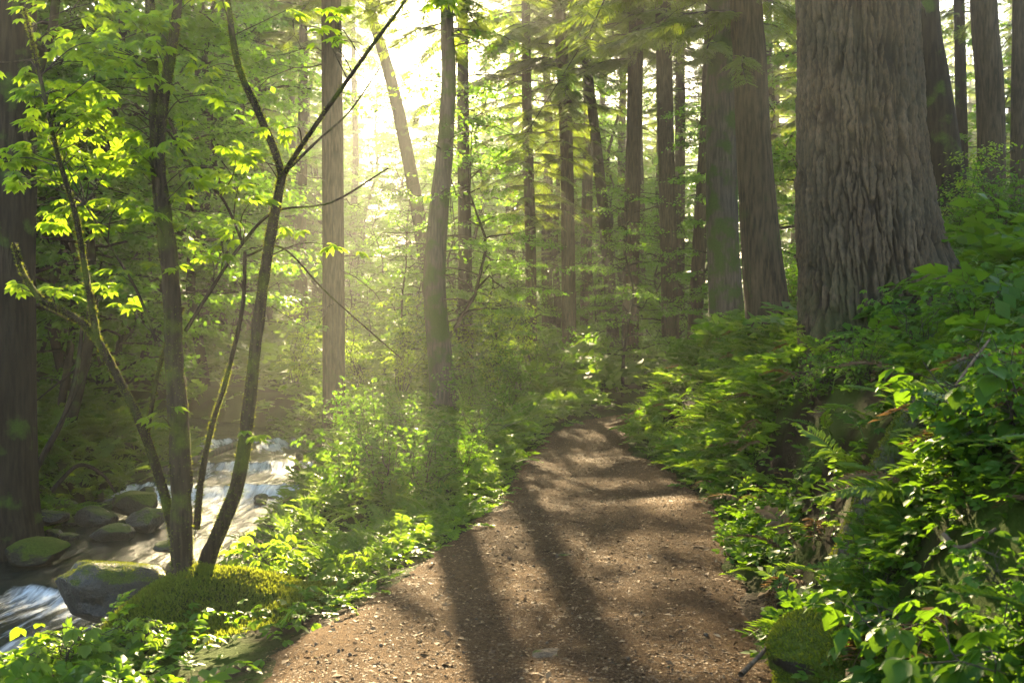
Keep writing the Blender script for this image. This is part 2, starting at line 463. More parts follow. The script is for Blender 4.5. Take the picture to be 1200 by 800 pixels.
def watermat():
    m, n, l, p, out = newmat('stream_water')
    a = n.new('ShaderNodeAttribute'); a.attribute_name = 'flow'         # across, along
    f = n.new('ShaderNodeAttribute'); f.attribute_name = 'var'
    st = noise(n, l, 1.0, 6, vec=a.outputs['Vector'], stretch=(9, 1.6, 1), rough=.6)
    fi = noise(n, l, 1.0, 5, vec=a.outputs['Vector'], stretch=(30, 6, 1), rough=.6)
    su = n.new('ShaderNodeMath'); su.operation = 'MULTIPLY_ADD'; l.new(st, su.inputs[0]); su.inputs[1].default_value = 1.2; l.new(f.outputs['Fac'], su.inputs[2])
    foam = ramp(n, l, su.outputs[0], [(.92, 0.), (1.25 if False else 1.0, 1.)])
    mr = n.new('ShaderNodeMapRange'); l.new(su.outputs[0], mr.inputs[0]); mr.inputs[1].default_value = .88; mr.inputs[2].default_value = 1.35
    fine = n.new('ShaderNodeMath'); fine.operation = 'MULTIPLY'; l.new(mr.outputs[0], fine.inputs[0])
    fr = ramp(n, l, fi, [(.3, .45), (.6, 1.)]); l.new(fr, fine.inputs[1])
    c = mixc(n, l, fine.outputs[0], (.018, .020, .014), (.75, .78, .78))
    l.new(c, p.inputs['Base Color'])
    rr = mixc(n, l, fine.outputs[0], (.13, .13, .13), (.6, .6, .6)); l.new(rr, p.inputs['Roughness'])
    p.inputs['IOR'].default_value = 1.33; p.inputs['Specular IOR Level'].default_value = .6
    bu = n.new('ShaderNodeBump'); bu.inputs['Strength'].default_value = .6; bu.inputs['Distance'].default_value = .05
    ad2 = n.new('ShaderNodeMath'); ad2.operation = 'MULTIPLY_ADD'; l.new(fi, ad2.inputs[0]); ad2.inputs[1].default_value = .4; l.new(st, ad2.inputs[2])
    l.new(ad2.outputs[0], bu.inputs['Height']); l.new(bu.outputs[0], p.inputs['Normal'])
    return m

M['bark_plates'] = platemat(); M['ground'] = groundmat(); M['path'] = pathmat(); M['litter'] = littermat()
M['rock_moss'] = rockmat('moss_clad_rock', 1.2); M['rock'] = rockmat('mossy_rock', .6); M['rock_wet'] = rockmat('wet_rock', .3, True); M['stone'] = rockmat('dry_stone', 0.0, False, (.04, .027, .016), (.14, .098, .062))
M['water'] = watermat()

# ------------------------------------------------------------------ ground, path, stream
def grid_quads(ny, nx):
    i = np.arange(ny - 1)[:, None] * nx; j = np.arange(nx - 1)[None]
    return np.stack([i + j, i + j + 1, i + nx + j + 1, i + nx + j], -1).reshape(-1, 4)

def grow(a, b, step, rate=1.16):
    out = [a]; s = step
    while out[-1] < b: s *= rate; out.append(out[-1] + s)
    return np.array(out[1:])

xs = np.arange(-9, 9.01, .1); gx = grow(9, 105, .1); xs = np.concatenate([-gx[::-1], xs, gx])
ys = np.arange(1.5, 27, .1); gy = grow(27, 125, .1); gb = grow(0, 32, .15); ys = np.concatenate([1.5 - gb[::-1], ys, gy])
GX, GY = np.meshgrid(xs, ys)
GZ = terrain(GX, GY)
dpg, _ = polydist(PATH, GX, GY); dpg = np.abs(dpg).reshape(GX.shape)
GZ = GZ - .05 * (1 - sstep(-.35, -.02, dpg - path_half(GY)))
b = MB(); b.add(np.stack([GX, GY, GZ], -1).reshape(-1, 3), grid_quads(len(ys), len(xs)))
setting(b.build('forest_floor', [M['ground']]))

# path: a sheet that follows the land and dips under it at ragged edges
seg = np.linalg.norm(np.diff(PATH, axis=0), axis=1); cum = np.concatenate([[0], np.cumsum(seg)])
Ltot = float(np.interp(30, PATH[:, 1], cum)); L0 = float(np.interp(-6, PATH[:, 1], cum))
ss = np.arange(L0, Ltot, .05); tt = np.linspace(-1.3, 1.3, 70)
CX = np.interp(ss, cum, PATH[:, 0]); CY = np.interp(ss, cum, PATH[:, 1])
k = np.ones(21) / 21
tx = np.gradient(CX); ty = np.gradient(CY); tl = np.hypot(tx, ty); nx_, ny_ = ty / tl, -tx / tl
HW = path_half(CY)
PX = CX[:, None] + nx_[:, None] * HW[:, None] * tt; PY = CY[:, None] + ny_[:, None] * HW[:, None] * tt
edge = np.abs(tt)[None] + .14 * fbm(PX * 1.8, PY * 1.8, 0, 3, 31)
PZ = terrain(PX, PY, False) - .04 * sstep(.86, 1.12, edge) + .012
PZ += .016 * fbm(PX * 3.2, PY * 3.2, 0, 3, 33) + .007 * fbm(PX * 14, PY * 14, 0, 2, 34) - .035 * np.exp(-(tt[None] / .55) ** 2) + .03
PZ -= .02 * sstep(1.0, 1.25, edge)
b = MB(); b.add(np.stack([PX, PY, PZ], -1).reshape(-1, 3), grid_quads(len(ss), len(tt))[:, ::-1])
setting(b.build('path', [M['path']]))

def path_point(n, y0, y1, spread=1.0, power=1.0):
    a0, a1 = np.interp([y0, y1], CY, np.arange(len(CY)))
    i = (RNG.random(n) ** power) * (a1 - a0) + a0; j = RNG.uniform(-1, 1, n) * spread
    ii = np.clip(i.astype(int), 0, len(ss) - 2)
    f = (np.clip(j, -1.29, 1.29) + 1.3) / 2.6 * 69; jj = np.clip(f.astype(int), 0, 68)
    fi, fj = i - ii, f - jj
    out = []
    for A in (PX, PY, PZ):
        out.append((A[ii, jj] * (1 - fi) * (1 - fj) + A[ii + 1, jj] * fi * (1 - fj) + A[ii, jj + 1] * (1 - fi) * fj + A[ii + 1, jj + 1] * fi * fj))
    P = np.stack(out, 1)
    P[:, 2] = np.maximum(P[:, 2], terrain(P[:, 0], P[:, 1]) - .0)
    return P

# stream
segs = np.linalg.norm(np.diff(STREAM, axis=0), axis=1); scum = np.concatenate([[0], np.cumsum(segs)])
s0, s1 = np.interp([1.5, 46], STREAM[:, 1], scum)
sa = np.arange(s0, s1, .06); st_ = np.linspace(-1.5, 1.5, 76)
SX = np.interp(sa, scum, STREAM[:, 0]); SY = np.interp(sa, scum, STREAM[:, 1])
tx = np.gradient(SX); ty = np.gradient(SY); tl = np.hypot(tx, ty); tx /= tl; ty /= tl
SH = stream_half(SY)
WX = SX[:, None] + ty[:, None] * SH[:, None] * st_; WY = SY[:, None] - tx[:, None] * SH[:, None] * st_
yy = WY + .35 * fbm(WX * 1.3, WY * .9, 0, 3, 41)
WZ = water_z(yy)
slope = np.abs(np.gradient(WZ, axis=0)) / .06
acr = st_[None] * SH[:, None] + 0 * WX
turb = np.clip(slope * 3.5, 0, 1)
WZ = WZ + (.022 + .05 * turb) * fbm(acr * 4.5, sa[:, None] * 1.6 + 0 * WX, 0, 4, 42) + .012 * fbm(acr * 14, sa[:, None] * 5 + 0 * WX, 0, 2, 43)
# white water where the bed drops and for a little way below it
foam = turb.copy()
for _ in range(26): foam[:-1] = np.maximum(foam[:-1], foam[1:] * .955)
foam = foam * .62 - .02
b = MB(); b.add(np.stack([WX, WY, WZ], -1).reshape(-1, 3), grid_quads(len(sa), len(st_))[:, ::-1], 0, np.clip(foam, 0, 1).ravel())
wo = setting(b.build('stream_water', [M['water']]))
fl = wo.data.attributes.new('flow', 'FLOAT_VECTOR', 'POINT')
fl.data.foreach_set('vector', np.stack([acr, sa[:, None] + 0 * acr, 0 * acr], -1).astype(np.float32).ravel())

# ------------------------------------------------------------------ haze: one closed box of even air
def haze():
    x0, x1, y0, y1, z0, z1 = -130, 130, -42, 150, -3.5, 36.5
    V = [(x, y, z) for z in (z0, z1) for y in (y0, y1) for x in (x0, x1)]
    Q = [(0, 2, 3, 1), (4, 5, 7, 6), (0, 1, 5, 4), (2, 6, 7, 3), (0, 4, 6, 2), (1, 3, 7, 5)]
    m = bpy.data.materials.new('haze'); m.use_nodes = True; n = m.node_tree.nodes; n.clear()
    o = n.new('ShaderNodeOutputMaterial'); v = n.new('ShaderNodeVolumePrincipled')
    v.inputs['Color'].default_value = (.93, .95, .90, 1); v.inputs['Density'].default_value = HAZE; v.inputs['Anisotropy'].default_value = .93
    m.node_tree.links.new(v.outputs[0], o.inputs['Volume'])
    b = MB(); b.add(np.array(V, float), np.array(Q)); setting(b.build('haze', [m], smooth=False), 'stuff')
HAZE = .0031
haze()

# ------------------------------------------------------------------ trees
SPR = [fir_spray(11, k) for k in range(3)]

def fir_branch(mb, p0, az, L, rise=.1, droop=.55, r0=.02, dens=1.0, mat_w=0, mat_l=1, tone=.5):
    """one bough: a drooping limb with flat sprays down both sides"""
    t = np.linspace(0, 1, 7); d = np.array([math.cos(az), math.sin(az), 0])
    P = p0 + d * (t * L)[:, None]; P[:, 2] += L * (rise * t - droop * t * t)
    P[1:, :2] += RNG.normal(size=(6, 2)) * .03 * L
    V, Q = tube(P, np.linspace(r0, .004, 7), 4); mb.add(V, Q, mat_w)
    n = max(4, int(L * 9.5 * dens)); f = np.sort(RNG.uniform(.12, 1, n * 2))
    base = np.stack([np.interp(f, t, P[:, k]) for k in range(3)], 1)
    side = np.where(np.arange(len(f)) % 2, 1., -1.)
    perp = np.array([-d[1], d[0], 0])
    dd = d * (.55 + .3 * f)[:, None] + perp * side[:, None] * RNG.uniform(.6, 1, len(f))[:, None]; dd[:, 2] += -.35 - .25 * RNG.random(len(f))
    ln = (.20 * L * (1 - f * .7) + .11) * RNG.uniform(.7, 1.2, len(f))
    R = basis(dd, np.array([[0, 0, 1.]]) + RNG.normal(size=(len(f), 3)) * .25) * ln[:, None, None]
    sp = SPR[RNG.integers(3)]
    V, Q, A = scatter(sp[0], sp[1], R, base, sp[2], np.clip(tone + RNG.normal(size=len(f)) * .2, 0, 1)); mb.add(V, Q, mat_l, A)

def conifer_crown(z0, H, Lmax, n, seed, dens=1.0):
    global RNG
    keep = RNG; RNG = np.random.default_rng(seed)
    mb = MB(); g = RNG.random() * 6
    for i in range(n):
        f = (i + RNG.random()) / n; z = z0 + (H - z0) * f ** 1.1
        L = Lmax * (1 - f) ** .75 * RNG.uniform(.6, 1.1) * min(1, .55 + 2.2 * f) + .25
        g += 2.4 + RNG.normal() * .35
        fir_branch(mb, np.array([0, 0, z]), g, L, .12, .45 + .15 * RNG.random(), .012 + .008 * L, dens)
    me = mb.mesh('crown', [M['twig'], M['needle']]); RNG = keep
    return me

def trunk_mesh(P, R, mat, seg=14, rough=.07, dead=0, z0=1.5, z1=8, seed=0, name='trunk', flare=0.0, fz=.7):
    global RNG
    keep = RNG; RNG = np.random.default_rng(seed + 500)
    mb = MB(); P = np.asarray(P, float); R = np.asarray(R, float).copy()
    if flare: R = R * (1 + flare * np.exp(-np.maximum(P[:, 2] - P[0, 2], 0) / .35))
    V, Q = tube(P, R, seg, rough, seed, fz, 1.6); mb.add(V, Q, 0)
    for _ in range(dead):                                  # thin dead twigs left on the lower trunk
        z = RNG.uniform(z0, z1); c = np.array([np.interp(z, P[:, 2], P[:, k]) for k in range(3)])
        az = RNG.uniform(0, 6.28); L = RNG.uniform(.5, 1.9)
        t = np.linspace(0, 1, 6); d = np.array([math.cos(az), math.sin(az), 0])
        B = c + d * (t * L)[:, None]; B[:, 2] += L * (RNG.uniform(-.1, .3) * t - RNG.uniform(.1, .6) * t * t); B[1:] += RNG.normal(size=(5, 3)) * .04
        V, Q = tube(B, np.linspace(.014, .004, 6), 4); mb.add(V, Q, 1)
        for _k in range(3):
            j = RNG.integers(2, 5); e = norm(d + RNG.normal(size=3) * .6)
            V, Q = tube([B[j], B[j] + e * L * .15, B[j] + e * L * .3 - [0, 0, .08 * L]], [.007, .005, .003], 3); mb.add(V, Q, 1)
    me = mb.mesh(name, [mat, M['twig']]); RNG = keep
    return me

def straight(H, r, lean=(0, 0), wob=.06, seed=0, n=26):
    r_ = np.random.default_rng(seed); z = np.concatenate([[-.5], np.linspace(0, H, n)])
    f = np.clip(z / H, 0, 1)
    x = lean[0] * z + wob * np.interp(f, np.linspace(0, 1, 7), r_.normal(size=7)); y = lean[1] * z + wob * np.interp(f, np.linspace(0, 1, 7), r_.normal(size=7))
    x -= x[1]; y -= y[1]
    return np.stack([x, y, z], 1), r * np.maximum(.04, (1 - f) ** .8)

DIA = diamond(.7, .10)
def leaf_layer(mb, c, az, L, n, size, mat, tone=.5, two=False):
    """a flat spray of broad leaves round a twig running out along az"""
    d = np.array([math.cos(az), math.sin(az), -.12]); t = RNG.random(n)
    P = c + d * (t * L)[:, None] + np.stack([RNG.normal(size=n) * .26 * L, RNG.normal(size=n) * .26 * L, RNG.normal(size=n) * .05 * L - .12 * t * L], 1)
    dd = d * .5 + np.stack([RNG.normal(size=n), RNG.normal(size=n), -.35 + .25 * RNG.normal(size=n)], 1)
    nn = np.stack([RNG.normal(size=n) * .38, RNG.normal(size=n) * .38, np.ones(n)], 1)
    R = basis(dd, nn) * (size * RNG.uniform(.65, 1.2, n))[:, None, None]
    tv, tq = leaf(.62, .06, .15) if two else DIA
    V, Q, A = scatter(tv, tq, R, P, None, np.clip(tone + RNG.normal(size=n) * .17, 0, 1)); mb.add(V, Q, mat, A)

def broadleaf(H, z0, n_limb, Lmax, n_leaf, size, seed, r=.09):
    global RNG
    keep = RNG; RNG = np.random.default_rng(seed)
    P, R = straight(H, r, (RNG.normal() * .05, RNG.normal() * .05), .22, seed, 22)
    tm = MB(); V, Q = tube(P, R, 9, .08, seed); tm.add(V, Q, 0)
    cm = MB(); g = RNG.random() * 6
    for i in range(n_limb):
        f = (i + RNG.random()) / n_limb; z = z0 + (H * 1.0 - z0) * f
        c = np.array([np.interp(z, P[:, 2], P[:, k]) for k in range(3)]); g += 2.4 + RNG.normal() * .4
        L = Lmax * RNG.uniform(.55, 1.1) * (1 - .65 * f ** 1.5)
        t = np.linspace(0, 1, 7); d = np.array([math.cos(g), math.sin(g), 0]); up = RNG.uniform(.15, .5)
        B = c + d * (t * L)[:, None]; B[:, 2] += L * (up * t - .35 * t * t); B[1:] += RNG.normal(size=(6, 3)) * .05 * L
        V, Q = tube(B, np.linspace(.012 + .010 * L, .004, 7), 5); tm.add(V, Q, 0)
        tone = RNG.uniform(.3, .7)
        for k in range(max(4, int(L * 5))):
            q = RNG.uniform(.25, 1); p = np.array([np.interp(q, t, B[:, a]) for a in range(3)])
            az = g + RNG.normal() * .9; l = RNG.uniform(.35, .8)
            V, Q = tube([p, p + [math.cos(az) * l * .5, math.sin(az) * l * .5, .02], p + [math.cos(az) * l, math.sin(az) * l, -.06]], [.007, .005, .003], 3); tm.add(V, Q, 0)
            leaf_layer(cm, p, az, l, n_leaf, size, 0, tone)
    out = tm.mesh('trunk', [M['bark_dark']]), cm.mesh('crown', [M['leaf_maple']])
    RNG = keep
    return out

CON = []
for k, (z0, H, L, n) in enumerate([(5.0, 21, 2.6, 110), (7.0, 24, 2.9, 110), (3.2, 17, 2.3, 100)]):
    P, R = straight(H, .20 + .02 * k, (0, 0), .08, 60 + k)
    CON.append((trunk_mesh(P, R, M['bark_fir'], 12, .06, 26, 1.2, z0 + 3, 70 + k, flare=.35), conifer_crown(z0, H * .99, L, n, 80 + k, .8)))
BRO = [broadleaf(11, 1.6, 34, 3.1, 30, .12, 101), broadleaf(9, 1.0, 30, 2.8, 30, .11, 102, .07), broadleaf(14, 2.5, 40, 3.4, 30, .125, 103, .11), broadleaf(6, .7, 22, 2.0, 24, .09, 104, .05)]

def plant_tree(kind, var, x, y, sc, rz, label, group, name, zs=1.0):
    t = empty(name, (x, y, ground(x, y) - .05), rz, sc)
    t.scale = (sc, sc, sc * zs)
    a, b_ = (CON if kind == 'c' else BRO)[var]
    link('trunk', a, t); link('crown', b_, t)
    tag(t, label, 'tree', group)
    return t

# trunks the photo picks out one by one
def hero(name, base, Y, pix, label, mat, crown=None, cz=6.0, H=22, dead=10, flare=.35, rough=.07, seed=0, seg=18, extra=None, group=None):
    """pix: (u, v, width in px) from the foot up, at Y metres"""
    pts = np.array([at(u, v, Y) for u, v, w in pix]); rad = np.array([w / FPX * Y / 2 for u, v, w in pix])
    x, y = pts[0][0], pts[0][1]; zb = min(ground(x, y), pts[0][2] + .1) - .12
    root = np.array([x, y, zb])
    pts = np.vstack([[pts[0][0], pts[0][1], zb - .3], pts]); rad = np.concatenate([[rad[0] * 1.05], rad])
    d = norm(pts[-1] - pts[-2]); d = norm(d * .4 + np.array([0, 0, .6]))
    zt = zb + H
    n = 5; top = pts[-1]
    pts = np.vstack([pts, [top + d * (zt - top[2]) * k / n for k in range(1, n + 1)]])
    rad = np.concatenate([rad, [rad[-1] * max(.08, (1 - k / n) ** .8) for k in range(1, n + 1)]])
    C = catmull(np.hstack([pts, rad[:, None]]), 8); C[:, 3] = np.maximum(C[:, 3], .015)
    t = empty(name, root)
    me = trunk_mesh(C[:, :3] - root, C[:, 3], mat, seg, rough, dead, 1.6, cz + 2, seed, flare=flare)
    link('trunk', me, t)
    if crown is not None:
        c = link('crown', CON[crown][1], t); zr = [5.0, 7.0, 3.2][crown]
        i = np.abs(C[:, 2] - (zb + cz)).argmin()
        f = (zt - (zb + cz)) / ([21, 24, 17][crown] * .99 - zr)
        c.scale = (.95, .95, f); c.location = (C[i, 0] - root[0], C[i, 1] - root[1], cz - zr * f); c.rotation_euler = (0, 0, seed * 1.7)
    tag(t, label, 'tree', group)
    return t, C

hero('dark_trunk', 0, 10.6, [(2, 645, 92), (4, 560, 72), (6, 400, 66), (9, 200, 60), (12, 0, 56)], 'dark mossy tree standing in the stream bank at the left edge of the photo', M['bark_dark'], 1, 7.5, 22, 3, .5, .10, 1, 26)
hero('grey_fir', 0, 18, [(391, 540, 28), (391, 400, 26), (390, 200, 25), (388, 0, 23)], 'straight grey trunk rising from the shrubs just right of the stream', M['bark_fir'], 1, 8.5, 23, 14, .2, .05, 2)
TS, TSC = hero('curved_tree', 0, 17, [(522, 488, 35), (516, 420, 29), (509, 330, 26), (514, 250, 23), (522, 170, 19), (526, 90, 17), (524, 30, 15)], 'mossy trunk curving in an S below the sun, left of the path', M['bark_mossy'], 0, 6.5, 17, 16, .45, .08, 3)
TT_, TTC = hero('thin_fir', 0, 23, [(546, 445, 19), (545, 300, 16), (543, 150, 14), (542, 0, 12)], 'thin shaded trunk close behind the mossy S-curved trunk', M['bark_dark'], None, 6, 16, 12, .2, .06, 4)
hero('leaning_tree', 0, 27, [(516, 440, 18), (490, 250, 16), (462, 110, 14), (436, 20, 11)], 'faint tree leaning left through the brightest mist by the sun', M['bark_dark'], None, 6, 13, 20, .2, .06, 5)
FIRS = [None] * 3
FIRS[0] = hero('slim_fir', 0, 27, [(622, 455, 15), (622, 300, 13), (618, 150, 12), (616, 0, 10)], 'slim hazy fir trunk above the far end of the path, hung with drooping boughs', M['bark_fir'], 2, 4.5, 16, 16, .2, .06, 6)
FIRS[1] = hero('hazy_fir', 0, 27, [(667, 450, 18), (666, 300, 16), (663, 150, 15), (655, 0, 14)], 'hazy straight trunk left of the thin leaning trunk beyond the path', M['bark_fir'], 2, 6, 18, 16, .2, .06, 7)
hero('leaning_fir', 0, 27, [(721, 445, 16), (712, 300, 14), (699, 170, 12), (684, 40, 10)], 'thin trunk leaning left just behind the end of the path', M['bark_dark'], None, 7, 13, 10, .2, .06, 8)
FIRS[2] = hero('straight_fir', 0, 26, [(738, 448, 21), (740, 300, 19), (743, 150, 18), (746, 0, 17)], 'straight grey-brown fir trunk right of the thin leaning one at the path bend', M['bark_fir'], 1, 8.5, 22, 22, .15, .05, 9)
hero('straight_fir', 0, 24.5, [(787, 440, 22), (784, 300, 20), (780, 150, 19), (777, 0, 18)], 'straight fir trunk with bare side twigs at the left end of the right bank', M['bark_fir'], 1, 8.5, 22, 24, .15, .05, 10)
hero('pale_fir', 0, 32, [(796, 430, 14), (796, 300, 13), (797, 150, 12), (797, 0, 10)], 'pale slender trunk in the mist between two firs on the right bank', M['bark_fir'], 0, 8, 20, 14, .15, .05, 11)
hero('leaning_fir', 0, 25, [(813, 420, 18), (820, 280, 16), (828, 140, 15), (834, 0, 14)], 'narrow trunk leaning right beside the thick mossy fir', M['bark_fir'], 0, 8, 20, 12, .15, .05, 12)
tm, TMC = hero('mossy_fir', 0, 16, [(852, 420, 44), (851, 360, 40), (846, 250, 37), (846, 100, 35), (846, 0, 34)], 'thick dark trunk with green moss around its foot, crest of right bank', M['bark_mossy'], 1, 8, 22, 6, .25, .06, 13, 24)
tf, TFC = hero('fir', 0, 13, [(908, 425, 66), (902, 380, 54), (893, 300, 46), (884, 180, 41), (878, 60, 38), (874, 0, 37)], 'slender grey fir with flared foot next to the giant trunk', M['bark_fir'], 1, 8, 22, 4, .25, .05, 14, 28)
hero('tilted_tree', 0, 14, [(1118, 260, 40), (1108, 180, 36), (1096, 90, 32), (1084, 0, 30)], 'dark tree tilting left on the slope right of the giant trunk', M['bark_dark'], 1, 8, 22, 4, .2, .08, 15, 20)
hero('slope_fir', 0, 17, [(1162, 190, 32), (1160, 100, 31), (1153, 0, 29)], 'brown trunk highest on the right slope near the photo corner', M['bark_fir'], 1, 9.5, 22, 4, .2, .06, 16, 18)
hero('far_slope_fir', 0, 24, [(1128, 230, 14), (1126, 100, 13), (1124, 0, 12)], 'thin shaded trunk between the two trees on the right slope', M['bark_dark'], 0, 9, 21, 10, .2, .06, 17, 12)
hero('edge_fir', 0, 19, [(1196, 200, 22), (1196, 100, 20), (1197, 0, 19)], 'trunk cut off by the right edge of the photo, up on the slope', M['bark_fir'], 0, 9, 21, 6, .2, .06, 18, 14)

# the giant: real bark plates
def great_tree():
    Y = 9.0; zb = .55
    pix = [(0.30, 1.0, 1035), (0.8, .80, 1032), (1.25, .70, 1026), (1.5, .66, 1022), (1.9, .63, 1019), (2.3, .605, 1014), (2.8, .585, 1010), (3.4, .55, 1007), (4.0, .53, 1005), (4.8, .515, 1002), (6.0, .50, 999), (8, .48, 995), (11, .44, 990), (15, .37, 990), (20, .27, 990), (26, .12, 990)]
    prof = np.array([(z, r, (u - 600) / FPX * Y) for z, r, u in pix])
    z = np.concatenate([np.arange(.3, 6.6, .014), np.arange(6.6, 26, .3)])
    na = 420
    a = np.linspace(0, 2 * np.pi, na, endpoint=False)
    Zg, Ag = np.meshgrid(z, a, indexing='ij')
    R = np.interp(z, prof[:, 0], prof[:, 1]); CXc = np.interp(z, prof[:, 0], prof[:, 2])
    # root flare in lobes
    low = np.exp(-np.maximum(z - .5, 0) / .75)
    lobes = .5 * np.cos(5 * Ag + .8 + .5 * np.sin(Ag)) + .35 * np.cos(3 * Ag + 2.0)
    Rg = R[:, None] * (1 + .16 * low[:, None] * lobes + .02 * np.cos(3 * Ag + Zg * .4))
    # extra buttress down the slope on the far right side
    ex = np.exp(-((np.angle(np.exp(1j * (Ag + .15)))) / .55) ** 2) * np.exp(-np.maximum(Zg - 1.75, 0) / .33)
    Rg = Rg + .62 * ex
    for a0, wd, am, dz in ((-2.15, .40, .16, .42), (-1.35, .30, .20, .45), (2.9, .4, .25, .4), (-2.75, .25, .20, .4)):
        Rg = Rg + am * np.exp(-((np.angle(np.exp(1j * (Ag - a0 + .12 * np.sin(Zg * 5))))) / wd) ** 2) * np.exp(-np.maximum(Zg - .45, 0) / dz)
    cx, cyy = np.cos(Ag), np.sin(Ag)
    # cells, tall and narrow, seams wander
    u = Ag / (2 * np.pi) * 60; v = Zg * 2.3
    u = u + .55 * fbm(cx * 6, cyy * 6, Zg * 2.6, 3, 51) + .3 * fbm(cx * 20, cyy * 20, Zg * 12, 2, 57); v = v + .9 * fbm(cx * 6, cyy * 6, Zg * 1.3, 2, 52)
    f1 = np.full(u.shape, 9.); f2 = np.full(u.shape, 9.); idc = np.zeros(u.shape)
    iu, iv = np.floor(u), np.floor(v)
    for du in (-1, 0, 1):
        for dv in (-1, 0, 1):
            cu, cv = iu + du, iv + dv; wu = np.mod(cu, 60)
            hx = hash3(wu.astype(int), cv.astype(int), np.zeros_like(cu, int), 1); hy = hash3(wu.astype(int), cv.astype(int), np.ones_like(cu, int), 2)
            d = np.hypot((cu + hx - u) * 1.25, (cv + hy - v) * .75)
            n1 = d < f1
            f2 = np.where(n1, f1, np.minimum(f2, d)); idc = np.where(n1, hx, idc); f1 = np.where(n1, d, f1)
    edge = f2 - f1
    ridge = sstep(.0, .26, edge)
    flak = fbm(cx * 24, cyy * 24, Zg * 18, 3, 53)
    vert = fbm(cx * 16, cyy * 16, Zg * 1.6, 3, 54)
    disp = .045 * (ridge - 1) + .014 * (idc - .5) * ridge + .020 * flak + .024 * vert
    Rg = Rg + disp
    X = CXc[:, None] + Rg * cx; Yv = Y + Rg * cyy
    V = np.stack([X, Yv, Zg], -1).reshape(-1, 3)
    n = len(z); i = np.arange(n - 1)[:, None] * na; j = np.arange(na)[None]; k2 = (j + 1) % na
    Q = np.stack([i + j, i + k2, i + na + k2, i + na + j], -1).reshape(-1, 4)
    root = np.array([CXc[0], Y, zb])
    t = empty('giant_tree', root)
    b = MB(); b.add(V - root, Q, 0, np.clip(.04 + ridge * .62 + .18 * (idc - .3) + .26 * flak + .20 * vert, 0, 1).ravel()); b.build('trunk', [M['bark_plates']], t)
    # roots gripping the bank
    for kx, (az, L, r0) in enumerate([]):
        tt_ = np.linspace(0, 1, 9); rr = .55 + L * tt_
        x = root[0] + np.cos(az + .3 * tt_ * (1 if kx % 2 else -1)) * rr; y = Y + np.sin(az + .3 * tt_ * (1 if kx % 2 else -1)) * rr
        zz = np.maximum(terrain(x, y) + .05 - .12 * tt_, -2) + .25 * (1 - tt_) ** 2
        Vr, Qr = tube(np.stack([x, y, zz], 1) - root, r0 * (1 - .7 * tt_), 12, .15, 90 + kx, 3)
        b = MB(); b.add(Vr, Qr); b.build('root', [M['bark_great']], t)
    c = link('crown', CON[1][1], t); c.location = (0, 0, 2.0); c.scale = (1.5, 1.5, 1.0)
    tag(t, 'giant tree with deeply furrowed bark and flared foot on the right bank', 'tree')
great_tree()

# low boughs of the two firs, hanging into the picture
def boughs(tree, C, specs):
    root = np.array(tree.location); zr = C[:, 2]
    for z, az, L, dr, rise in specs:
        i = np.abs(zr - z).argmin(); mb = MB()
        fir_branch(mb, C[i, :3] - root, math.radians(az), L, rise, dr, .03, 1.5, 0, 1, .6)
        mb.build('bough', [M['twig'], M['needle']], tree)
boughs(tm, TMC, [(6.6, 190, 2.6, .38, .1), (7.2, 215, 2.2, .35, .1), (6.1, 250, 1.9, .45, .15), (7.6, 170, 2.4, .4, .1), (6.6, 300, 1.6, .5, .1), (7.4, 265, 2.4, .45, .1)])
boughs(tf, TFC, [(5.7, 200, 1.7, .4, .1), (5.2, 255, 1.2, .6, .1), (6.0, 300, 1.4, .5, .1), (6.3, 180, 2.4, .35, .1), (6.4, 225, 2.2, .4, .1), (5.9, 20, 1.6, .45, .15)])

# leafy shoots along the two trunks under the sun
def shoots(tree, C, zs, n, L, seed):
    global RNG
    keep = RNG; RNG = np.random.default_rng(seed); root = np.array(tree.location); mb = MB()
    for _ in range(n):
        z = RNG.uniform(*zs); i = np.abs(C[:, 2] - z).argmin(); c = C[i, :3] - root; az = RNG.uniform(0, 6.28); l = L * RNG.uniform(.5, 1.2)
        t = np.linspace(0, 1, 5); P = c + np.array([math.cos(az), math.sin(az), 0]) * (t * l)[:, None]; P[:, 2] += l * (.35 * t - .4 * t * t)
        V, Q = tube(P, np.linspace(.014, .004, 5), 4); mb.add(V, Q, 0)
        for f in (.45, .7, 1): leaf_layer(mb, c + (P[-1] - c) * f, az + RNG.normal() * .6, .5, 11, .085, 1, RNG.uniform(.3, .7), True)
    mb.build('foliage', [M['twig'], M['leaf_maple']], tree); RNG = keep
shoots(TS, TSC, (2.5, 7.5), 15, 1.1, 401); shoots(TT_, TTC, (2.0, 9.5), 34, 1.2, 402)
# the long bough that crosses the light from the mossy fir
mb = MB(); fir_branch(mb, TMC[np.abs(TMC[:, 2] - 8.8).argmin(), :3] - np.array(tm.location), math.radians(234), 5.6, .0, .95, .035, .55, 0, 1, .7)
mb.build('bough', [M['twig'], M['needle']], tm)
boughs(*FIRS[0], [(8.6, 200, 3.2, .6, .1), (9.6, 250, 3.4, .6, .1), (10.4, 170, 3.4, .6, .1), (6.6, 220, 2.2, .8, .1), (10.8, 300, 3.4, .6, .1)])
boughs(*FIRS[1], [(9.0, 200, 3.0, .6, .1), (10.2, 240, 3.4, .6, .1), (8.0, 270, 2.6, .7, .1), (10.6, 320, 3.0, .6, .1)])
boughs(*FIRS[2], [(10.0, 190, 3.0, .5, .1), (8.6, 215, 2.6, .6, .1), (9.4, 330, 2.4, .6, .1)])

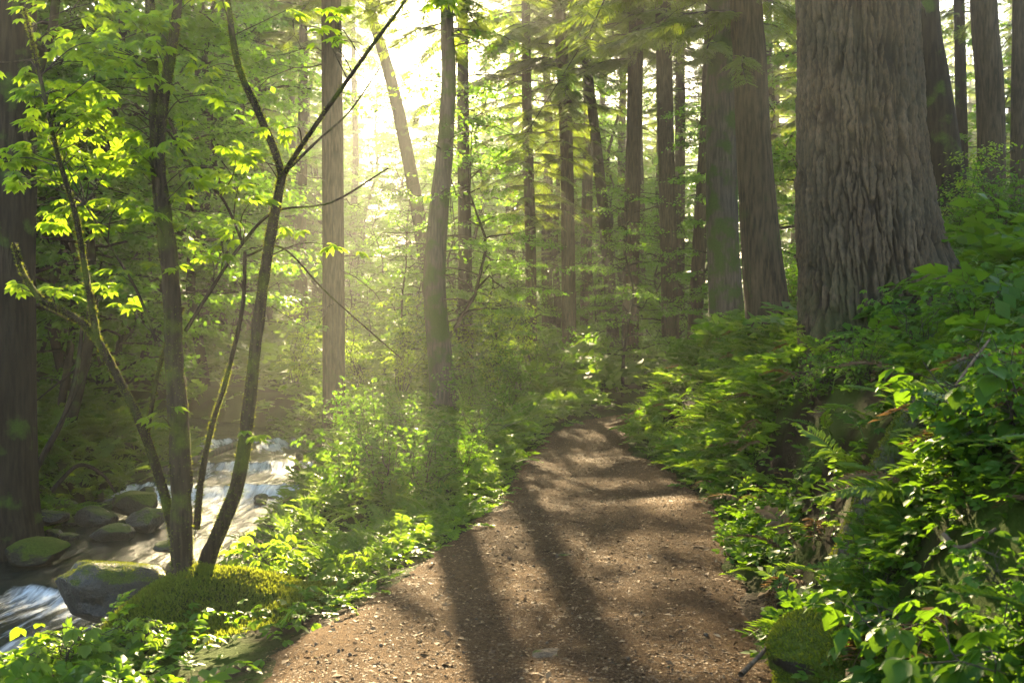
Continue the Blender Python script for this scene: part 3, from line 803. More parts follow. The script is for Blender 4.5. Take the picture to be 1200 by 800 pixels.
# the wood behind: each tree its own object
def wood():
    rng = np.random.default_rng(33); placed = []
    def ok(x, y, dmin):
        if any((x - a) ** 2 + (y - c) ** 2 < dmin ** 2 for a, c in placed): return False
        dp, _ = polydist(PATH, [x], [y]); ds, _ = polydist(STREAM, [x], [y])
        if abs(dp[0]) < 1.6 or abs(ds[0]) < stream_half(y) + .5: return False
        return True
    tq = math.tan(SUN_EL) / math.cos(SUN_AZ)
    lanes = [at(*p) for p in ((700, 545, 11.9), (640, 560, 10.8), (720, 590, 9.0), (780, 610, 8.0), (700, 640, 7.4), (750, 700, 5.9), (560, 580, 9.8), (500, 560, 9.6), (450, 560, 9.7), (560, 520, 10.6),
             (240, 690, 6.0), (420, 690, 6.2), (300, 600, 13), (100, 690, 7.6), (800, 520, 12.2), (850, 500, 10.6), (100, 200, 6.2), (280, 200, 6.3), (740, 500, 17), (960, 430, 8.0), (1030, 420, 7.0), (940, 300, 8.9), (330, 560, 15), (160, 590, 12.3))]
    def shades(x, y, r, lo, hi):               # would this crown stand in one of the lanes of morning light?
        for p in lanes:
            if y > p[1] + 6 and abs(x - (p[0] + math.tan(SUN_AZ) * (y - p[1]))) < r and lo < p[2] + tq * (y - p[1]) - ground(x, y) < hi: return True
        return False
    def go(kind, n, ylo, yhi, flo, fhi, dmin, scr, vs, lab, group, name, zfun=None):
        c = 0
        for _ in range(n * 40):
            if c >= n: break
            y = math.sqrt(rng.uniform(ylo ** 2, yhi ** 2)); f = rng.uniform(flo, fhi); x = f * y
            if not ok(x, y, dmin): continue
            placed.append((x, y)); c += 1
            sc = rng.uniform(*scr); zs = 1.0
            lim = zfun(x, y) if zfun else None
            v = vs[rng.integers(len(vs))]
            if lim:
                Hn = [21, 24, 17][v] if kind == 'c' else [11, 9, 14, 6][v]
                if Hn * sc > lim: zs = lim / (Hn * sc)
                if zs < .6: sc *= max(.55, zs * 1.3); zs = max(.6, zs)
            if kind == 'c' and -.17 < f < .24 and y > 29 and rng.random() < .65: c -= 1; placed.pop(); continue
            Hn = [21, 24, 17][v] if kind == 'c' else [11, 9, 14, 6][v]; z0_ = [5, 7, 3.2][v] if kind == 'c' else [1.6, 1, 2.5, .7][v]
            if y < 60 and f < .25 and shades(x, y, 1.1 * sc, (z0_ - 1) * sc * zs, Hn * sc * zs): c -= 1; placed.pop(); continue
            plant_tree(kind, v, x, y, sc, rng.uniform(0, 6.28), lab, group, name, zs)
    def wall(x, y):
        if -.15 < x / y < .22: return .235 * y - 1 - rng.random() ** 2 * 5
        return .335 * y - 1.5 - .9 * rng.random() ** 3 * 10
    def gap(x, y):                             # lower wood where the morning sun comes through
        off = abs(x - math.tan(SUN_AZ) * y) / y
        return None if off > .22 else (.30 * y - .5) * (1 + max(0, off - .08) * 5)
    go('b', 52, 66, 94, -.50, .48, 2.2, (1.45, 1.9), [0, 2], 'tall leafy tree in the pale wall of wood farthest away', 'farthest trees', 'far_tree', wall)
    go('c', 30, 62, 92, -.50, .48, 2.2, (1.0, 1.35), [0, 1, 2], 'tall conifer in the pale wall of wood farthest away', 'farthest conifers', 'far_conifer', wall)
    go('c', 64, 30, 72, -.62, .62, 2.3, (.8, 1.15), [0, 1, 2], 'slim hazy conifer standing far back in the misty wood', 'conifers far back in the mist', 'conifer', gap)
    go('b', 24, 13, 25, -.66, -.27, 1.5, (.8, 1.15), [0, 1, 2], 'bright green maple beyond the stream with leaves in flat layers', 'maples beyond the stream', 'maple')
    go('b', 34, 24, 50, -.64, -.03, 1.9, (.8, 1.2), [0, 1, 2], 'leafy maple far beyond the stream, softened by mist', 'maples in the mist beyond the stream', 'maple', gap)
    go('b', 26, 22, 50, .10, .62, 2.0, (.7, 1.1), [0, 1, 3], 'young leafy maple behind the trunks on the right slope', 'maples behind the right bank', 'maple', gap)
    go('c', 14, 20, 34, .30, .66, 2.2, (.8, 1.1), [0, 1, 2], 'shaded conifer among the trees of the right slope', 'conifers on the right slope', 'conifer')
    go('b', 22, 38, 66, -.24, .10, 1.8, (.9, 1.2), [2], 'pale maple almost lost in the glare under the sun', 'maples under the sun', 'maple', gap)
    go('b', 16, 19, 36, -.22, .16, 1.6, (.5, .8), [3], 'small leafy sapling in the sunlit mist behind the path', 'saplings behind the path', 'sapling')
wood()
plant_tree('b', 0, -1.8, 33.5, 1.0, 1.0, 'maple added behind the thin shaded trunk to break its shadow, full in the glare', None, 'maple')  # added so its crown dapples the thin trunk's hard shadow on the path
plant_tree('b', 1, -.98, 21.2, .72, 4.0, 'slender leafy young maple in front of the thin shaded trunk', None, 'maple')
plant_tree('b', 3, -1.55, 28.5, 1.0, 2.0, 'bushy sapling added behind the thin shaded trunk to soften its shadow', None, 'sapling')  # added on the same sun line, its leaves soften that trunk shadow

def high_firs():
    """old firs with bare trunks whose crowns start above the low sun"""
    rng = np.random.default_rng(44); last = []
    for k, (y, f) in enumerate([(34, -.21), (36, .075), (47, .06), (44, .11), (35, -.26), (48, -.22), (39, -.30), (45, -.27), (57, -.16), (45, .0), (40, .036), (50, .092), (43, .15), (38, .125)]):
        x = f * y; z = ground(x, y); base = .364 * (y - 6) + .8 - z
        P, R = straight(base + 13, .24, (0, 0), .10, 300 + k)
        t = empty('old_fir', (x, y, z - .05), rng.uniform(0, 6.28))
        link('trunk', trunk_mesh(P, R, M['bark_fir'], 12, .06, 20, 2.0, base, 320 + k, flare=.3), t)
        c = link('crown', CON[1][1], t); zs_ = 13 / 16.8; c.scale = (1.15, 1.15, zs_); c.location = (0, 0, base - 7 * zs_)
        tag(t, 'old fir with a long bare trunk and high crown in the glowing mist', 'tree', 'old firs against the light')
    for k, (y, f, v) in enumerate([(43, -.187, 0), (50, -.195, 2)]):
        x = f * y; base = .364 * (y - 6) - ground(x, y); t = empty('tall_maple', (x, y, ground(x, y) - .05), k * 2.0)
        P, R = straight(base + 9, .16, (0, 0), .3, 350 + k); link('trunk', trunk_mesh(P, R, M['bark_dark'], 10, .06, 8, 3, base, 360 + k), t)
        c = link('crown', BRO[v][1], t); c.location = (0, 0, base - 1.5)
        tag(t, 'tall maple whose high crown hangs in front of the glare', 'tree', 'tall maples against the light')
high_firs()
FUZ = diamond(.3, .03)
def fuzz(mb, P, N, size, mat, rng):
    """short moss shoots standing on points P with normals N"""
    n = len(P); d = norm(N + rng.normal(size=(n, 3)) * .55 + np.array([0, 0, .25]))
    R = basis(d, rng.normal(size=(n, 3))) * (rng.uniform(.5, 1.3, n) * size)[:, None, None]
    V, Q, A = scatter(FUZ[0], FUZ[1], R, P - N * size * .15, None, rng.random(n)); mb.add(V, Q, mat, A)

# ------------------------------------------------------------------ stones in the stream
def icosphere(sub):
    me = bpy.data.meshes.new('tmp')
    import bmesh
    bm = bmesh.new(); bmesh.ops.create_cube(bm, size=1.0)
    bmesh.ops.subdivide_edges(bm, edges=bm.edges[:], cuts=sub, use_grid_fill=True); bm.to_mesh(me); bm.free()
    V = np.array([v.co[:] for v in me.vertices]); Q = np.array([p.vertices[:] for p in me.polygons]); bpy.data.meshes.remove(me)
    # cube to ball
    W = V * 2; x, y, z = W.T
    S = np.stack([x * np.sqrt(1 - y * y / 2 - z * z / 2 + y * y * z * z / 3), y * np.sqrt(1 - z * z / 2 - x * x / 2 + z * z * x * x / 3), z * np.sqrt(1 - x * x / 2 - y * y / 2 + x * x * y * y / 3)], 1)
    return S, Q
BALL = icosphere(30)

def stone(name, u, v, Y, wpx, hf, df, label, cat, mat, seed, group=None, sink=.3):
    """wpx wide in the photo, centred on (u, v), Y metres off"""
    c = at(u, v, Y); w = wpx / FPX * Y / 2
    V, Q = BALL; x, y, z = V.T
    d = 1 + .28 * fbm(x * 1.1 + seed, y * 1.1, z * 1.1, 2, seed) + .07 * fbm(x * 3 + seed, y * 3, z * 3, 3, seed + 5) + .02 * fbm(x * 9, y * 9, z * 9 + seed, 3, seed + 9)
    P = V * d[:, None]
    g_ = np.random.default_rng(seed)
    for n_ in norm(g_.normal(size=(9, 3))):                      # broken faces
        c_ = g_.uniform(.62, .9); q_ = np.maximum(P @ n_ - c_, 0); P = P - np.outer(q_ * .85, n_)
    P = P * (1 + .035 * fbm(V[:, 0] * 5 + seed, V[:, 1] * 5, V[:, 2] * 5, 3, seed + 3))[:, None]
    P = P * np.array([w, w * df, w * hf])
    zmin = P[:, 2].min()
    a = seed * 2.1; ca, sa_ = math.cos(a * .25), math.sin(a * .25)
    b = MB(); b.add(P, Q); o = b.build(name, [mat]); o.location = c; o.rotation_euler = (.1 * math.sin(a), .12 * math.cos(a), .3 * math.sin(a * 2))
    return tag(o, label, cat, group)

G = 'boulders in the stream'
for k, (u, v, Y, w, hf, df, lab, wet) in enumerate([
    (130, 697, 7.9, 142, .62, .8, 'largest dark boulder in the stream, below the many-stemmed maple', 1),
    (158, 590, 12.6, 50, .68, .9, 'tall round mossy boulder at the far side, left of the maple stems', 0),
    (172, 612, 11.8, 44, .80, .9, 'round boulder with sunlit top touching the leftmost maple stem', 1),
    (112, 606, 12.2, 50, .55, .9, 'rounded grey boulder in the middle of the row along the far bank', 1),
    (131, 626, 11.3, 50, .42, .9, 'low flat wet stone in front of the row of far-bank boulders', 1),
    (56, 606, 12.0, 48, .45, .9, 'flat-topped boulder near the dark trunk at the left edge', 1),
    (74, 594, 12.8, 36, .5, .9, 'smaller boulder at the back of the row, against the dark log', 1),
    (32, 611, 12.2, 30, .5, .9, 'half hidden boulder beside the left edge trunk', 1),
    (80, 629, 11.4, 26, .5, .9, 'small stone between the left trunk root and the flat wet stone', 1),
    (64, 625, 11.6, 20, .6, .9, 'smallest mossy stone by the left trunk root', 1),
    (46, 645, 10.2, 74, .42, .9, 'broad mossy rock at the foot of the left edge trunk', 0),
    (347, 597, 12.4, 50, .72, .9, 'dark mossy boulder against the right bank beside the cascade', 0),
    (321, 617, 11.6, 42, .55, .9, 'low mossy boulder just in front of the dark boulder by the cascade', 0),
    (300, 632, 11.4, 40, .45, .9, 'wet black rock under the white cascade', 1),
    (322, 588, 14.0, 30, .55, .9, 'wet rock at the lip of the upper cascade', 1),
    (240, 586, 14.2, 40, .7, .9, 'brown boulder seen between the two main maple stems', 1),
    (262, 572, 15.6, 24, .6, .9, 'small brown rock at the upstream left of the cascade', 1),
    (378, 560, 16.5, 34, .6, .9, 'shaded rock at the foot of the straight grey trunk', 0),
    (296, 546, 18.0, 26, .6, .9, 'farthest rock at the top of the stream', 1),
    (196, 640, 10.2, 34, .5, .9, 'wet stone midstream behind the largest boulder', 1),
    (350, 648, 9.0, 36, .4, .9, 'grey stone at the water edge under the right bank plants', 1)]):
    stone('boulder', u, v, Y, w, hf, df, lab, 'boulder', M['rock_wet' if wet else 'rock'], k + 3, G)

for k in range(22):
    Y = RNG.uniform(8.6, 17); sgn_ = -1 if k < 15 else 1
    i_ = np.abs(SY - Y).argmin(); xx = SX[i_] + sgn_ * SH[i_] * RNG.uniform(.75, 1.15); zz = float(water_z(Y)) + .03
    stone('stone', 600 + xx / Y * FPX, 400 + (EYE - zz) / Y * FPX, Y, RNG.uniform(10, 24), RNG.uniform(.5, .8), .9, 'small dark stone at the waterline of the stream', 'stone', M['rock_wet'], 100 + k, 'small stones along the waterline')
stone('boulder', 990, 778, 4.3, 190, .62, 1.2, 'dark mossy boulder half under plants where the right bank meets the path', 'boulder', M['rock_moss'], 41)
def clad(o, n, size, low=-.2, seed=0):
    """a coat of moss on the upper side of a stone"""
    g_ = np.random.default_rng(seed); V = np.array([v.co[:] for v in o.data.vertices]); Q = np.array([p.vertices[:] for p in o.data.polygons])
    nn = norm(np.cross(V[Q[:, 2]] - V[Q[:, 0]], V[Q[:, 3]] - V[Q[:, 1]])); nn = nn * np.sign((nn * V[Q].mean(1)).sum(1))[:, None]
    pk = g_.integers(len(Q), size=n); w = g_.dirichlet([1, 1, 1, 1], n); P = (V[Q[pk]] * w[..., None]).sum(1)
    kp = nn[pk][:, 2] + .6 * fbm(P[:, 0] * 5, P[:, 1] * 5, P[:, 2] * 5 + seed, 3, seed) > low
    mb = MB(); fuzz(mb, P[kp], nn[pk][kp], size, 0, g_); mb.build('moss', [M['moss']], o)
clad(bpy.data.objects['boulder'], 9000, .016, .45, 3)
for o_ in [o for o in bpy.data.objects if o.get('label', '').startswith('dark mossy boulder half')]: clad(o_, 16000, .022, -.15, 5)
for k, (u, v, Y, w, lab) in enumerate([(655, 768, 4.75, 70, 'flat grey stone bedded in the near part of the path'), (776, 646, 7.05, 38, 'brown stone on the right half of the path in a patch of sun'),
                                      (660, 648, 7.0, 26, 'small stone in the middle of the path'), (640, 636, 7.4, 18, 'smallest pebble-like stone left of the path middle')]):
    o = stone('stone', u, v, Y, w, .16, .8, lab, 'stone', M['stone'], k + 60); p = o.location; o.location.z = ground(p.x, p.y) - .002

# ------------------------------------------------------------------ many-stemmed maple
YC = 6.2
PAL = [palmate(5, 78, 1, .42), palmate(5, 62, 1, .38), palmate(7, 95, 1, .36)]
def clump():
    root = at(222, 722, YC); t = empty('vine_maple', root)
    def stem(pts, w0, w1, dy=0.0, name='stem', seed=0, seg=12, dy1=None):
        dy1 = dy if dy1 is None else dy1
        n = len(pts); P = np.array([at(u, v, YC + dy + (dy1 - dy) * k / (n - 1)) for k, (u, v) in enumerate(pts)])
        C = catmull(P, 8); R = np.linspace(w0, w1, len(C)) / FPX * YC / 2
        R = R * (1 + .10 * fbm(np.arange(len(C)) * .55, seed, 0, 2, seed))
        V, Q = tube(C - root, R, seg, .16, seed, 7); b = MB(); b.add(V, Q)
        if w0 > 5:
            g_ = np.random.default_rng(seed); a_ = V[Q[:, 0]]; mid_ = V[Q].mean(1); nn_ = norm(np.cross(V[Q[:, 1]] - a_, V[Q[:, 3]] - a_))
            ax_ = (C - root)[np.minimum(Q[:, 0] // seg, len(C) - 1)]; nn_ = nn_ * np.sign(((mid_ - ax_) * nn_).sum(1))[:, None]
            m_ = int(len(C) * 55); pk = g_.integers(len(Q), size=m_); w_ = g_.dirichlet([1, 1, 1, 1], m_)
            pp_ = (V[Q[pk]] * w_[..., None]).sum(1); wp = pp_ + root
            kp_ = fbm(wp[:, 0] * 9, wp[:, 1] * 9, wp[:, 2] * 5, 2, 7) + g_.random(m_) * .7 > .25
            fuzz(b, pp_[kp_], nn_[pk][kp_], .017, 1, g_)
        b.build(name, [M['bark_stem'], M['moss']], t)
        return C
    A = stem([(216, 735), (215, 690), (213, 640), (212, 560), (208, 480), (204, 420), (200, 330), (192, 255), (184, 190)], 29, 17, 0, seed=1, seg=16)
    A1 = stem([(185, 196), (190, 130), (199, 70), (207, 15), (210, -60), (205, -160)], 14, 8, 0, seed=2)
    A2 = stem([(184, 192), (182, 130), (178, 70), (176, 10), (172, -60), (165, -140)], 16, 9, 0, seed=3, dy1=.3)
    B = stem([(236, 690), (243, 655), (262, 610), (280, 560), (291, 480), (300, 400), (310, 320), (322, 250), (331, 205)], 20, 11, .25, seed=4, seg=14)
    B1 = stem([(331, 208), (322, 178), (302, 130), (280, 80), (269, 20), (265, -30), (268, -120)], 10, 6, .25, seed=5)
    B2 = stem([(331, 208), (346, 182), (385, 125), (430, 62), (472, 5), (500, -40)], 6.5, 3, .25, seed=6, dy1=-.3)
    B3 = stem([(340, 196), (372, 165), (410, 130), (445, 80)], 4, 1.5, .25, seed=7, dy1=.8)
    Cc = stem([(212, 660), (204, 625), (190, 570), (170, 510), (148, 462), (112, 396), (84, 370), (50, 352), (28, 322), (16, 285)], 14, 5, .15, seed=8, dy1=-.3)
    C1 = stem([(114, 398), (102, 330), (88, 250), (70, 190), (58, 140), (40, 60), (28, 10)], 8, 3, -.1, seed=9, dy1=-.4)
    C2 = stem([(172, 512), (184, 440), (199, 395), (215, 360)], 6, 3, .1, seed=10)
    D = stem([(230, 620), (236, 560), (248, 500), (266, 440), (284, 360), (287, 295)], 9, 4, .35, seed=11)
    E = stem([(217, 388), (250, 335), (282, 288), (322, 248), (388, 237), (455, 197)], 5, 2, .05, seed=12, dy1=.6)
    F = stem([(284, 284), (262, 235), (232, 203), (205, 165), (192, 148)], 3.5, 2.5, .2, seed=13)
    H = stem([(288, 300), (330, 290), (380, 340), (430, 385), (470, 420)], 3, 1.5, .35, seed=14, dy1=1.0)
    I = stem([(183, 400), (160, 340), (130, 290), (100, 240)], 4, 2, -.05, seed=15)
    # leaf clusters hung on fine twigs
    lines = np.vstack([A1, A2, A, B, B1, B2, Cc, C1, C2, D, E, F, H, I])
    spots = [(28, 20), (118, 8), (122, 55), (105, 48), (130, 66), (35, 120), (52, 152), (62, 165), (95, 98), (112, 108), (75, 138), (112, 132), (135, 128), (36, 116), (82, 190), (97, 187), (112, 172), (148, 162), (110, 215), (85, 245), (140, 250), (165, 258), (186, 272), (192, 312), (80, 335), (130, 345), (150, 365), (22, 190), (6, 200), (12, 215), (172, 80), (165, 95), (192, 26), (205, 172), (217, 153), (225, 196), (240, 90), (256, 106), (270, 176), (290, 190), (275, 222), (258, 208), (306, 190), (216, 212), (240, 300), (262, 294), (270, 270), (352, 276), (402, 286), (262, 4), (186, 496), (306, 512), (55, 60), (60, 190), (92, 160), (48, 140), (70, 110), (118, 82), (92, 62), (140, 190), (160, 205), (60, 215), (130, 155), (100, 140), (88, 122), (200, 235), (170, 175), (232, 6), (182, 55), (160, 30), (330, 160), (300, 240), (345, 10), (370, 40), (20, 90), (30, 350), (66, 345), (140, 330), (110, 270), (64, 262), (510, 5), (525, -5), (392, 55), (384, 18)]
    r = np.random.default_rng(5); tw = MB(); lf = MB()
    for (u, v) in spots:
        for rep in range(2 if (v < 260 and u < 200) else 1):
            Yc = YC + r.normal() * .25; p = at(u + r.normal() * (4 + 8 * rep), v + r.normal() * (3 + 8 * rep), Yc) + [0, 0, .03]
            q = lines[(np.linalg.norm(lines - p - [0, 0, -.12], axis=1)).argmin()]
            mid = (p + q) / 2 + [0, 0, .04 * np.linalg.norm(p - q)] + r.normal(size=3) * .05 * np.linalg.norm(p - q)
            Ct = catmull([q, mid, p], 5); V, Q = tube(Ct - root, np.linspace(.0045, .002, len(Ct)), 4); tw.add(V, Q)
            n = r.integers(4, 8); d0 = norm(p - mid)
            dd = norm(d0[None] * .5 + r.normal(size=(n, 3)) * [.9, .9, .15] + [0, 0, -.15]); nn = norm(np.array([[0, -.15, 1.]]) + r.normal(size=(n, 3)) * .28)
            R = basis(dd, nn) * (r.uniform(.07, .115, n))[:, None, None]
            pp = p + r.normal(size=(n, 3)) * [.05, .05, .025]
            tv = PAL[r.integers(3)]
            V, Q, A_ = scatter(tv[0], tv[1], R, pp - root, tv[2], np.clip(.5 + r.normal(size=n) * .2, 0, 1)); lf.add(V, Q, 1, A_)
    tw.addm(lf); tw.build('foliage', [M['twig'], M['leaf_young']], t)
    tag(t, 'many-stemmed young maple with mossy stems and glowing yellow-green leaves', 'tree')
clump()

# ------------------------------------------------------------------ ground cover
PIN = [pinnate(4, 1, .3, .52, .42, False, .15, k) for k in range(3)] + [pinnate(6, 1, .35, .46, .32, False, .15, 10 + k) for k in range(3)]
PINR = [pinnate(3 + k % 3, 1, .3, .62, .42, False, .28, 40 + k) for k in range(6)]
PINL = [pinnate(4, 1, .3, .6, .44, True, .15, 20 + k) for k in range(3)]
TRI = [palmate(3, 70, 1, .62), palmate(5, 80, 1, .5), palmate(3, 60, .9, .7)]
FERNF = [pinnate(17, 1, .45, .30, .20, True, .05, 30 + k) for k in range(3)]

def cover(name, specs, mats, kind='stuff'):
    """specs: (n, (x0,x1,y0,y1), density(x,y,dp,ds)->0..1, templates, (size0,size1), (stem height 0..1), lean, material index)"""
    mb = MB()
    for n, (x0, x1, y0, y1), dens, tpl, sz, lift, lean, mi in specs:
        if n <= 0: continue
        x = RNG.uniform(x0, x1, n); y = RNG.uniform(y0, y1, n)
        dp, _ = polydist(PATH, x, y); ds, _ = polydist(STREAM, x, y)
        s = np.abs(dp) - path_half(y)
        d = dens(x, y, dp, ds, s)
        lx = np.clip(((x - 1.9) * .93 + (y - 5.4) * .4) / 1.012, 0, 1.012); d = d * np.where(np.hypot(x - 1.9 - .92 * lx, y - 5.4 - .395 * lx) < .10, .25, 1)
        d = d * np.where(((x - 4.05) / .75) ** 2 + ((y - 8.5) / .7) ** 2 < 1, .12, 1)
        d = d * np.where(((x + 1.98) / .62) ** 2 + ((y - 6.1) / .5) ** 2 < 1, .06, 1)
        keep = (RNG.random(n) < d) & (np.abs(ds) > stream_half(y) + .1) & (y > .4) & (np.hypot(x, y) > 1.6)
        x, y, dp = x[keep], y[keep], dp[keep]; n = len(x)
        if not n: continue
        z = terrain(x, y)
        size = RNG.uniform(sz[0], sz[1], n) * (1 + .35 * fbm(x * .8, y * .8, 0, 2, 61))
        az = RNG.uniform(0, 2 * np.pi, n)
        d3 = np.stack([np.cos(az), np.sin(az), RNG.uniform(lean[0], lean[1], n)], 1)
        d3[:, 0] -= np.where(dp > 0, .35, -.25)
        nn = np.stack([RNG.normal(size=n) * .3, RNG.normal(size=n) * .3 , np.ones(n)], 1) - norm(d3) * .3
        R = basis(d3, nn) * size[:, None, None]
        T = np.stack([x, y, z + RNG.uniform(lift[0], lift[1], n) * size], 1)
        g = np.clip(.5 + .22 * fbm(x * 1.4, y * 1.4, 0, 2, 62) * 2 + RNG.normal(size=n) * .16, 0, 1)
        pick = RNG.integers(len(tpl), size=n)
        for k, tp in enumerate(tpl):
            w = pick == k
            if w.any():
                V, Q, A = scatter(tp[0], tp[1], R[w], T[w], tp[2], g[w]); mb.add(V, Q, mi, A)
    return setting(mb.build(name, mats), kind)

edge_in = lambda s, a=.0, b_=.35: sstep(a, b_, s)
clump_n = lambda x, y, f=1.0, o=0.0, k=71: np.clip(.55 + 1.3 * fbm(x * f, y * f, 0, 2, k) + o, 0, 1)
# right bank: dense leafy cover, thinner and mossy where it overhangs
cover('bank_undergrowth', [
    (42000, (.9, 6.5, 1.6, 13), lambda x, y, dp, ds, s: (dp > 0) * edge_in(s, .02, .25) * clump_n(x, y, 1.3, -.02), PINR, (.07, .15), (.0, .7), (.2, 1.2), 0),
    (7000, (.9, 7.5, 8, 20), lambda x, y, dp, ds, s: (dp > 0) * edge_in(s, .05, .3) * clump_n(x, y, 1.0, .1), PIN, (.16, .30), (.0, .5), (.2, 1.1), 0),
    (8000, (.9, 5.0, 1.6, 12), lambda x, y, dp, ds, s: (dp > 0) * edge_in(s, .1, .3) * clump_n(x, y, 1.2, -.2, 75), TRI, (.05, .095), (.5, 3.0), (-.1, .5), 0),
    (900, (.9, 5.0, 2, 12), lambda x, y, dp, ds, s: (dp > 0) * edge_in(s, .1, .4) * clump_n(x, y, 1.6, -.2, 85), FERNF, (.22, .42), (.0, .1), (.4, 1.4), 1),
    (2000, (.9, 5.0, 9, 21), lambda x, y, dp, ds, s: (dp > 0) * edge_in(s, .0, .25) * clump_n(x, y, .9, .2, 72), FERNF, (.26, .48), (.0, .1), (.4, 1.4), 1),
    (9000, (.9, 5.0, 9, 18), lambda x, y, dp, ds, s: (dp > 0) * edge_in(s, .0, .2) * clump_n(x, y, 1.1, .1, 86), PIN, (.12, .24), (.1, 1.1), (.2, 1.1), 0),
    (9000, (3, 16, 6, 34), lambda x, y, dp, ds, s: (dp > 0) * edge_in(s, .5, 1.0) * clump_n(x, y, .5, .15, 73), PINL, (.25, .5), (.0, .8), (.1, 1.0), 0),
    (420, (.9, 6.0, 2, 16), lambda x, y, dp, ds, s: (dp > 0) * edge_in(s, .1, .4), FERNF, (.20, .45), (.0, .3), (-.1, .7), 2),
], [M['leaf_bank'], M['leaf_fern'], M['dry_frond']])
cover('streamside_undergrowth', [
    (22000, (-5, .8, 2.2, 14), lambda x, y, dp, ds, s: (dp < 0) * (ds > 0) * edge_in(s, -.05, .35) * clump_n(x, y, 1.3, .1, 76), PIN, (.08, .17), (.0, .6), (.1, 1.0), 0),
    (9000, (-5, 1.8, 12, 24), lambda x, y, dp, ds, s: (dp < 0) * (ds > 0) * edge_in(s, -.05, .35) * clump_n(x, y, 1.0, .15, 76), PIN, (.15, .30), (.0, .6), (.1, 1.0), 0),
    (9000, (-5, .8, 2.2, 14), lambda x, y, dp, ds, s: (dp < 0) * (ds > 0) * edge_in(s, .0, .3) * clump_n(x, y, 1.5, .0, 77), TRI, (.045, .085), (.4, 2.2), (-.2, .4), 0),
    (3000, (-4, 1.5, 7, 22), lambda x, y, dp, ds, s: (dp < 0) * (ds > 0) * edge_in(s, .1, .4) * clump_n(x, y, 1.0, .0, 78), FERNF, (.22, .45), (.0, .1), (.4, 1.4), 1),
], [M['leaf_ground'], M['leaf_fern']])
cover('woodland_undergrowth', [
    (9000, (-16, -3.5, 8, 26), lambda x, y, dp, ds, s: (ds < 0) * clump_n(x, y, .7, .1, 79), PIN, (.22, .46), (.0, .7), (.1, .9), 0),
    (3500, (-13, -4, 9, 24), lambda x, y, dp, ds, s: (ds < 0) * clump_n(x, y, .7, .0, 80), FERNF, (.35, .65), (.0, .1), (.4, 1.3), 1),
    (12000, (-26, 22, 20, 46), lambda x, y, dp, ds, s: edge_in(s, .1, .6) * clump_n(x, y, .5, .1, 81), PINL, (.35, .75), (.0, 1.1), (.1, 1.0), 0),
    (6000, (-45, 45, 44, 75), lambda x, y, dp, ds, s: edge_in(s, .1, .6) * clump_n(x, y, .4, .2, 82), PINL, (.7, 1.4), (.0, 1.5), (.1, 1.0), 0),
], [M['leaf_ground'], M['leaf_fern']])

# ------------------------------------------------------------------ shrubs and ferns one can point to
def shrub_mesh(h, n_stem, leaves, lsz, mat, seed, spread=.5, pal=False):
    global RNG
    keep = RNG; RNG = np.random.default_rng(seed); mb = MB(); lm = MB()
    for k in range(n_stem):
        az = RNG.uniform(0, 6.28); t = np.linspace(0, 1, 6); H = h * RNG.uniform(.55, 1.05); sp = spread * RNG.uniform(.2, 1.1)
        P = np.stack([math.cos(az) * sp * t ** 1.5, math.sin(az) * sp * t ** 1.5, H * (t - .12 * t * t)], 1); P[1:] += RNG.normal(size=(5, 3)) * .03 * h
        V, Q = tube(P, np.linspace(.004 + .004 * h, .002, 6), 4); mb.add(V, Q, 0)
        nt_ = max(4, int(9 * H))
        for j in range(nt_):
            f = RNG.uniform(.25, 1); p = np.array([np.interp(f, t, P[:, a]) for a in range(3)]); a2 = RNG.uniform(0, 6.28); l = RNG.uniform(.12, .32) * (.5 + h * .4)
            e = p + [math.cos(a2) * l, math.sin(a2) * l, .12 * l]
            V, Q = tube([p, (p + e) / 2 + [0, 0, .02], e], [.003, .0025, .0015], 3); mb.add(V, Q, 0)
            if pal:
                n = 3; dd = np.stack([np.cos(a2) + RNG.normal(size=n) * .6, np.sin(a2) + RNG.normal(size=n) * .6, -.2 + RNG.normal(size=n) * .2], 1)
                R = basis(dd, np.array([[0, 0, 1.]]) + RNG.normal(size=(n, 3)) * .25) * (lsz * RNG.uniform(.8, 1.3, n))[:, None, None]; tp = TRI[RNG.integers(3)]
                V, Q, A = scatter(tp[0], tp[1], R, e + RNG.normal(size=(n, 3)) * .03, tp[2], np.clip(.5 + RNG.normal(size=n) * .2, 0, 1)); lm.add(V, Q, 0, A)
            else:
                leaf_layer(lm, p, a2, l * 1.1, leaves, lsz, 0, RNG.uniform(.3, .7), True)
    a = mb.mesh('stem', [M['twig']]), lm.mesh('foliage', [mat]); RNG = keep
    return a
SHR = [shrub_mesh(.9, 14, 9, .06, M['leaf_shrub'], 201), shrub_mesh(1.5, 14, 9, .065, M['leaf_shrub'], 202, .7), shrub_mesh(.6, 12, 9, .05, M['leaf_shrub'], 203, .5),
       shrub_mesh(1.0, 9, 9, .07, M['leaf_shrub'], 204, .5, True), shrub_mesh(2.2, 9, 9, .07, M['leaf_young'], 205, .9),
       shrub_mesh(.38, 7, 5, .075, M['leaf_young'], 206, .25, True), shrub_mesh(.55, 7, 5, .115, M['leaf_bank'], 207, .35, True)]
def fern_mesh(seed, n=13):
    r = np.random.default_rng(seed); mb = MB()
    for k in range(n):
        az = 6.283 * k / n + r.normal() * .2; tp = FERNF[r.integers(3)]
        d = np.array([[math.cos(az), math.sin(az), r.uniform(.5, 1.3)]])
        R = basis(d, np.array([[-d[0, 0] * .3, -d[0, 1] * .3, 1.]])) * r.uniform(.75, 1.1)
        V, Q, A = scatter(tp[0], tp[1], R, np.zeros((1, 3)), tp[2], np.array([r.uniform(.3, .8)])); mb.add(V, Q, 0, A)
    return mb.mesh('fern', [M['leaf_fern']])
